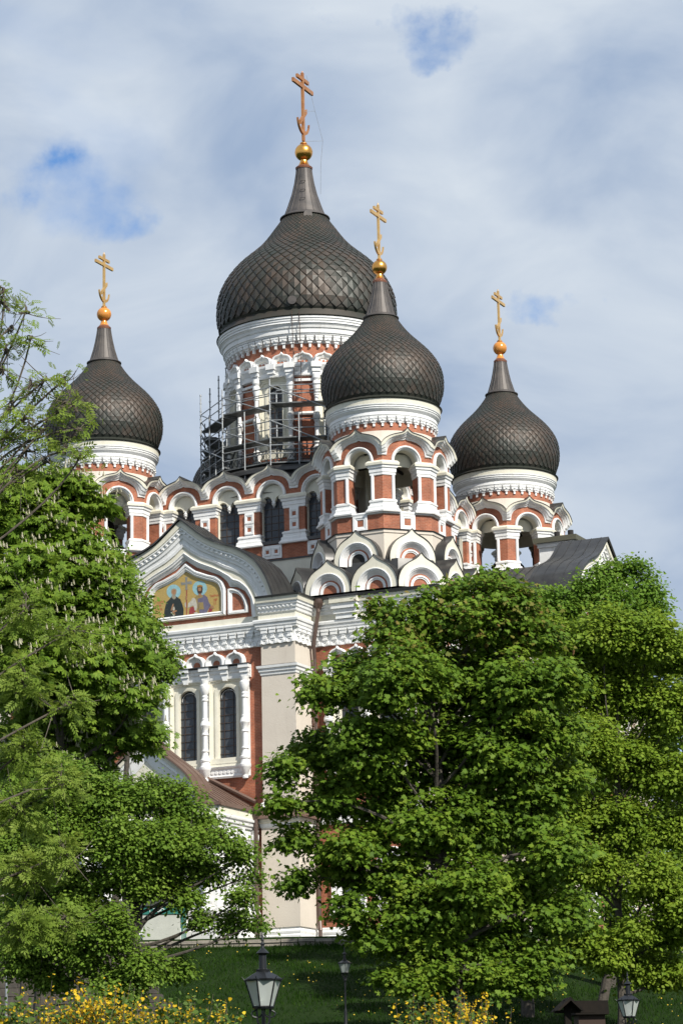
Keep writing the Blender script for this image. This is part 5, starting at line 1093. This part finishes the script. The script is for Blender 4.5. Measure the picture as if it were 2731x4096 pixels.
    if cand:
        cm = MB(); 
        PV = []
        for p in cand:
            hh = rs_.uniform(.08, .20); n6 = 5
            for lv_ in range(4):
                z0 = hh*lv_/4; r0 = hh*.27*(1-lv_/4.6); 
                for k in range(n6):
                    a0 = 6.283*(k+.5*(lv_ % 2))/n6; a1 = a0+1.1; 
                    PV.append([[p[0]+r0*.4*math.cos(a0), p[1]+r0*.4*math.sin(a0), p[2]+z0], [p[0]+r0*math.cos(a0), p[1]+r0*math.sin(a0), p[2]+z0+hh*.16], [p[0]+r0*math.cos(a1), p[1]+r0*math.sin(a1), p[2]+z0+hh*.2], [p[0]+r0*.2*math.cos(a1), p[1]+r0*.2*math.sin(a1), p[2]+z0+hh*.34]])
        mesh_np('flower_spikes', np.array(PV)-np.array(gp), 0, M_CANDLE, root)
    return root
M_CANDLE = mat('cream_blossom', (.74, .72, .55), .8, var=(.66, .60, .42), scale=30)
LM_MAPLE = leaf_mat('maple_leaves', (.055, .110, .009), (.110, .195, .016), (.195, .270, .028), .30)
LM_MAPLE_T = leaf_mat('maple_leaves_young', (.11, .14, .02), (.19, .18, .035), (.25, .13, .055), .35)
LM_CHEST = leaf_mat('chestnut_leaves', (.070, .135, .012), (.135, .225, .022), (.215, .300, .036), .34)
LM_ASH = leaf_mat('ash_leaves', (.12, .19, .022), (.18, .26, .036), (.25, .32, .06), .40)
LM_THORN = leaf_mat('hawthorn_leaves', (.070, .135, .014), (.13, .22, .024), (.20, .29, .040), .32)
LM_LIGHT = leaf_mat('light_green_leaves', (.11, .19, .016), (.18, .27, .024), (.26, .34, .04), .36)
LM_BACK = leaf_mat('bright_linden_leaves', (.08, .165, .018), (.13, .235, .026), (.19, .29, .04), .38)
def gb(x, Y): p = P8(x, 2300, Y); return (p.x, Y)
tree('maple_tree', 'broad dark green maple tree in the centre right with reddish young tips', 'tree', gb(1085, 88), 88,
     [(905,1440,60),(1000,1425,80),(1110,1415,90),(1215,1450,75),(820,1560,80),(745,1590,48),(930,1560,105),(1070,1560,115),(1200,1570,105),(860,1690,100),(735,1715,62),(665,1765,42),(1000,1720,120),(1150,1720,120),(1270,1680,70),(645,1850,38),(760,1840,66),(900,1850,80),(1050,1880,100),(1200,1860,95),(680,1930,46),(800,1950,50),(690,2015,36),(930,2010,70),(1080,2040,90),(800,2080,38),(1180,2060,85),(880,2165,40),(1000,2180,75),(1130,2190,85),(1240,2190,60),(1060,2255,42),(870,1380,16),(872,1410,22),(965,1385,26),(1050,1355,30),(1120,1340,40),(1180,1370,45),(715,1560,18),(1280,1560,60),(1300,1790,60),(1290,1950,70),(1290,2090,70),(970,1900,70),(940,2090,70),(1000,2240,50),(1140,2250,50),(1220,2250,45),(840,1790,60),(850,1930,50),(1010,2110,80),(800,2010,46),(860,2020,55),(770,1960,40),(900,2240,40),(960,2255,40),(830,2130,34)],
     maple_leaf(), .165, LM_MAPLE, M_BARK, 3, dens=.95, sub=.55, flat=.34, per=46, trunk_r=.30, droop=.85, shell=.35, young=1420)
tree('chestnut_tree', 'large horse chestnut with many white flower candles at the left', 'tree', gb(90, 86), 86,
     [(60,1120,70),(150,1125,65),(215,1160,50),(30,1200,100),(130,1240,100),(215,1270,48),(60,1340,115),(180,1370,100),(245,1340,45),(262,1430,52),(80,1500,125),(210,1520,105),(300,1500,48),(100,1640,120),(230,1650,95),(315,1610,48),(325,1690,42),(200,1740,60),(90,1760,90),(30,1880,80),(110,1870,70)],
     palm_leaf(), .23, LM_CHEST, M_BARK, 11, dens=.8, sub=.60, flat=.4, per=26, trunk_r=.36, droop=.95, candles=.7)
tree('linden_tree', 'small leaved tree edging out behind the chestnut against the west front', 'tree', gb(215, 96), 96,
     [(262,1290,26),(285,1330,34),(310,1385,38),(335,1440,38),(375,1510,30),(385,1545,20),(350,1565,26),(320,1530,36),(280,1420,40),(345,1490,34),(300,1470,40)],
     round_leaf(), .115, LM_THORN, M_BARK, 17, dens=.85, sub=.42, flat=.6, per=75, trunk_r=.18)
tree('ash_tree', 'sparse ash with bare twigs and feathery young leaves reaching in at far left', 'tree', gb(-120, 52), 52,
     [(12,665,13),(10,700,12),(60,715,14),(25,750,16),(72,775,11),(15,800,12),(8,850,16),(72,880,10),(30,930,18),(108,870,9),(150,872,9),(60,960,22),(150,925,16),(105,985,24),(172,930,10),(182,985,9),(150,1035,17),(60,1035,28),(15,1000,24),(185,1050,9),(40,1090,28),(110,1060,20),
      (60,1400,44),(170,1450,36),(55,1560,44),(150,1620,36),(55,1720,50),(140,1790,44),(50,1860,50),(60,2000,56),(150,1960,40),(60,2120,52),(150,2110,36)],
     pinnate_leaf(), .21, LM_ASH, M_BARK2, 23, dens=.55, kmin=2, sub=.32, flat=.6, per=13, trunk_r=.2, twigs=.9, bare=.35, droop=.3, depth=.8, fork=.35, leadx=gb(-190, 52)[0], limb=.15)
tree('hawthorn_tree', 'gnarled hawthorn with dense small leaves and dark twisted branches lower left', 'tree', gb(250, 78), 78,
     [(150,1790,60),(235,1830,66),(330,1820,60),(410,1850,56),(150,1900,74),(260,1930,76),(370,1930,72),(450,1900,50),(515,1925,34),(560,1965,28),(480,2000,36),(560,2060,28),(200,2030,60),(330,2030,50),(420,2060,36),(535,2120,34),(250,2130,66),(330,2215,50),(395,2215,40),(470,2110,24),(280,2260,56),(190,2200,50),(590,2120,16),(575,2010,14),(440,1960,40),(300,1990,60),(60,1850,70),(60,1960,80),(90,2080,80),(60,2190,70),(130,2150,60),(190,2110,60),(400,2000,50),(130,2250,40)],
     round_leaf(), .10, LM_THORN, M_BARK, 31, dens=.8, sub=.40, flat=.5, per=95, trunk_r=.24, fork=.3, bare=.5)
tree('lime_tree', 'tall yellow green tree with small leaves and forked dark trunks at the right edge', 'tree', gb(1400, 102), 102,
     [(1290,1470,60),(1390,1455,72),(1490,1465,64),(1560,1500,55),(1320,1580,84),(1440,1580,86),(1550,1620,66),(1340,1720,86),(1470,1740,86),(1560,1780,56),(1320,1860,74),(1430,1890,76),(1550,1900,56),(1370,1985,50),(1500,2020,62),(1565,2080,55),(1285,2000,50),(1320,2120,40),(1530,2140,52),(1300,2170,42),(1390,2190,46),(1470,2225,46),(1450,2140,40),(1545,2230,46)],
     round_leaf(), .15, LM_LIGHT, M_BARK, 41, dens=1.0, sub=.52, flat=.5, per=80, trunk_r=.22, fork=.25)
tree('linden_tree', 'bright green round crowned tree rising behind the yellow green one at right', 'tree', gb(1400, 124), 124,
     [(1200,1375,26),(1255,1375,42),(1335,1360,42),(1395,1325,40),(1450,1315,36),(1490,1355,40),(1400,1390,55),(1300,1420,55),(1512,1395,24),(1220,1410,40),(1480,1420,50),(1380,1480,70),(1500,1500,60),(1300,1520,70)],
     round_leaf(), .16, LM_BACK, M_BARK, 47, dens=.75, sub=.60, flat=.55, per=80, trunk_r=.3)
tree('maple_tree', 'maple added on the slope behind the front maple as fill and shade', 'tree', gb(1210, 116), 116,  # hidden crown put here to fill gaps and shade the slope
     [(1150,1600,80),(1260,1620,80),(1110,1750,80),(1230,1780,90),(1130,1900,80),(1260,1930,80),(1180,2020,70),(1290,2080,60),(1000,1960,60),(1010,2060,55),(1100,2130,60)],
     round_leaf(), .19, LM_MAPLE, M_BARK, 53, dens=.8, sub=.7, flat=.4, per=60, trunk_r=.3)
# trees filling in between and behind the front ones
tree('maple_tree', 'tree filling the gap low between the maple and the yellow green tree', 'tree', gb(1350, 110), 110,
     [(1360,1700,80),(1350,1850,80),(1440,1760,90),(1460,1950,90),(1540,1850,80),(1370,1990,70),(1550,2050,70),(1420,2080,60),(1540,1680,80),(1570,1960,60),(1500,2160,60),(1380,2150,60),(1300,2180,50)],
     round_leaf(), .17, LM_MAPLE, M_BARK, 59, dens=.6, sub=.7, flat=.4, per=60, trunk_r=.25)
tree('linden_tree', 'dark leaved tree filling in low behind the ash at the left edge', 'tree', gb(60, 92), 92,
     [(20,1760,60),(90,1800,60),(20,1880,70),(100,1920,70),(30,2000,70),(110,2040,60),(20,2110,60)],
     round_leaf(), .14, LM_MAPLE, M_BARK, 61, dens=.6, sub=.55, flat=.5, per=70, trunk_r=.2)
tree('maple_tree', 'tall unseen maple added behind the front maple near the wall, to shade the slope', 'tree', gb(1130, 124), 124,  # hidden crown added so that its shadow falls on the slope
     [(1010,1560,70),(1120,1520,80),(1020,1700,60),(1150,1660,90),(1120,1800,80),(1060,1930,50),(1180,1920,80),(1080,2080,60)],
     round_leaf(), .19, LM_MAPLE, M_BARK, 67, dens=.45, sub=.8, flat=.4, per=60, trunk_r=.3)
for x_, y_, z_, lab in ((19.0, 92, 25, 'tall tree standing just outside the right edge, its shade on the slope'), (20.5, 104, 27, 'second tall tree outside the right edge, further up the slope')):  # unseen trees right of the view, placed to shade the slope
    def px_(x, z, y): 
        v = Vector((x, y, z)); q = Vector((v.dot(r2), v.dot(u2), v.dot(fw))); return ((1365.5+FPX*q.x/q.z)/1.7417, (2048-FPX*q.y/q.z)/1.7417)
    bl = []
    for (dx, dz, r) in ((0, -3, 3), (0, -7, 3.2), (1.5, -11, 3.2), (-.5, -14, 2.6), (3.5, -6, 3), (3.5, -12, 3)):
        a, c = px_(x_+dx, z_+dz, y_); bl.append((a, c, r*6258/y_, y_))
    tree('tall_tree', lab, 'tree', (x_, y_), y_, bl, round_leaf(), .3, LM_MAPLE, M_BARK, 71, dens=.25, sub=1.2, flat=.5, per=90, trunk_r=.35)
# ---------------------------------------------------------------- forsythia
M_FORS = leaf_mat('forsythia_blossom', (.56, .36, .01), (.68, .46, .02), (.78, .58, .04), .3)
LM_FG = leaf_mat('forsythia_leaves', (.05, .10, .015), (.085, .15, .025), (.13, .20, .04), .35)
def forsythia(label, x0, x1, ytop, Y, n, seed, yf=.7):
    rs_ = np.random.RandomState(seed); rnd = random.Random(seed); c0, c1 = P8(x0, 2300, Y), P8(x1, 2300, Y); mx_ = (c0.x+c1.x)/2; g = ground_z(mx_, Y); root = empty('forsythia_bush', (mx_, Y, g)); tag(root, label, 'shrub', 'yellow flowering forsythia bushes')
    st = MB(); F_ = []; G_ = []
    for i in range(n):
        t = min(1, max(0, rnd.gauss(.45, .28))); x = c0.x+(c1.x-c0.x)*t; zt = P8(784, ytop(t)+rnd.uniform(0, 1)**1.5*115, Y).z; yy = Y+rnd.uniform(-1.1, 1.1)
        p0 = Vector((mx_+(x-mx_)*.7+rnd.uniform(-.2, .2), yy, g)); p1 = Vector((x+rnd.uniform(-.5, .5), yy+rnd.uniform(-.5, .5), zt)); bend = Vector(((x-mx_)*.05+rnd.uniform(-.2, .2), 0, .5))
        curve_tube(st, p0, p1, .016, .004, bend, 4, 6); c = (p0+p1)/2+bend; m = 75
        for tt in rs_.uniform(.35, 1, m):
            q = p0*(1-tt)**2+c*2*tt*(1-tt)+p1*tt*tt; q = np.array(q)+rs_.normal(0, .05, 3); (F_ if rs_.uniform() < yf*(.5+.5*math.sin(i*.7)) else G_).append(q)
    gp = np.array([mx_, Y, g]); st.v = [v-Vector(gp) for v in st.v]; st.build('stems', M_BARK2, root, fixn=False)
    for arr, nm, mt, sz, tm in ((F_, 'blossom', M_FORS, .06, [[(0, 0), (.5, .2), (.3, .8), (0, 1), (-.3, .8), (-.5, .2)]]), (G_, 'foliage', LM_FG, .085, round_leaf())):
        A = np.array(arr); o_ = rs_.normal(0, 1, A.shape); o_ /= np.linalg.norm(o_, axis=1)[:, None]; mesh_np(nm, leaves(rs_, A, o_, sz, tm, 0)-gp, 0, mt, root)
forsythia('golden forsythia bush in full bloom at the lower left corner', 110, 330, lambda t: 2245+50*abs(math.sin(t*5)), 47, 210, 5, .95)
forsythia('forsythia bush with sprays reaching right towards the big lantern', 320, 530, lambda t: 2275+30*abs(math.sin(t*4)), 46.5, 150, 6, .65)
forsythia('greenish forsythia bush at the extreme left under the ash twigs', -40, 120, lambda t: 2290, 47.5, 130, 7, .35)
forsythia('yellow forsythia bush under the maple right of the small lamp', 950, 1130, lambda t: 2278+25*abs(math.sin(t*6)), 56, 120, 8, .85)
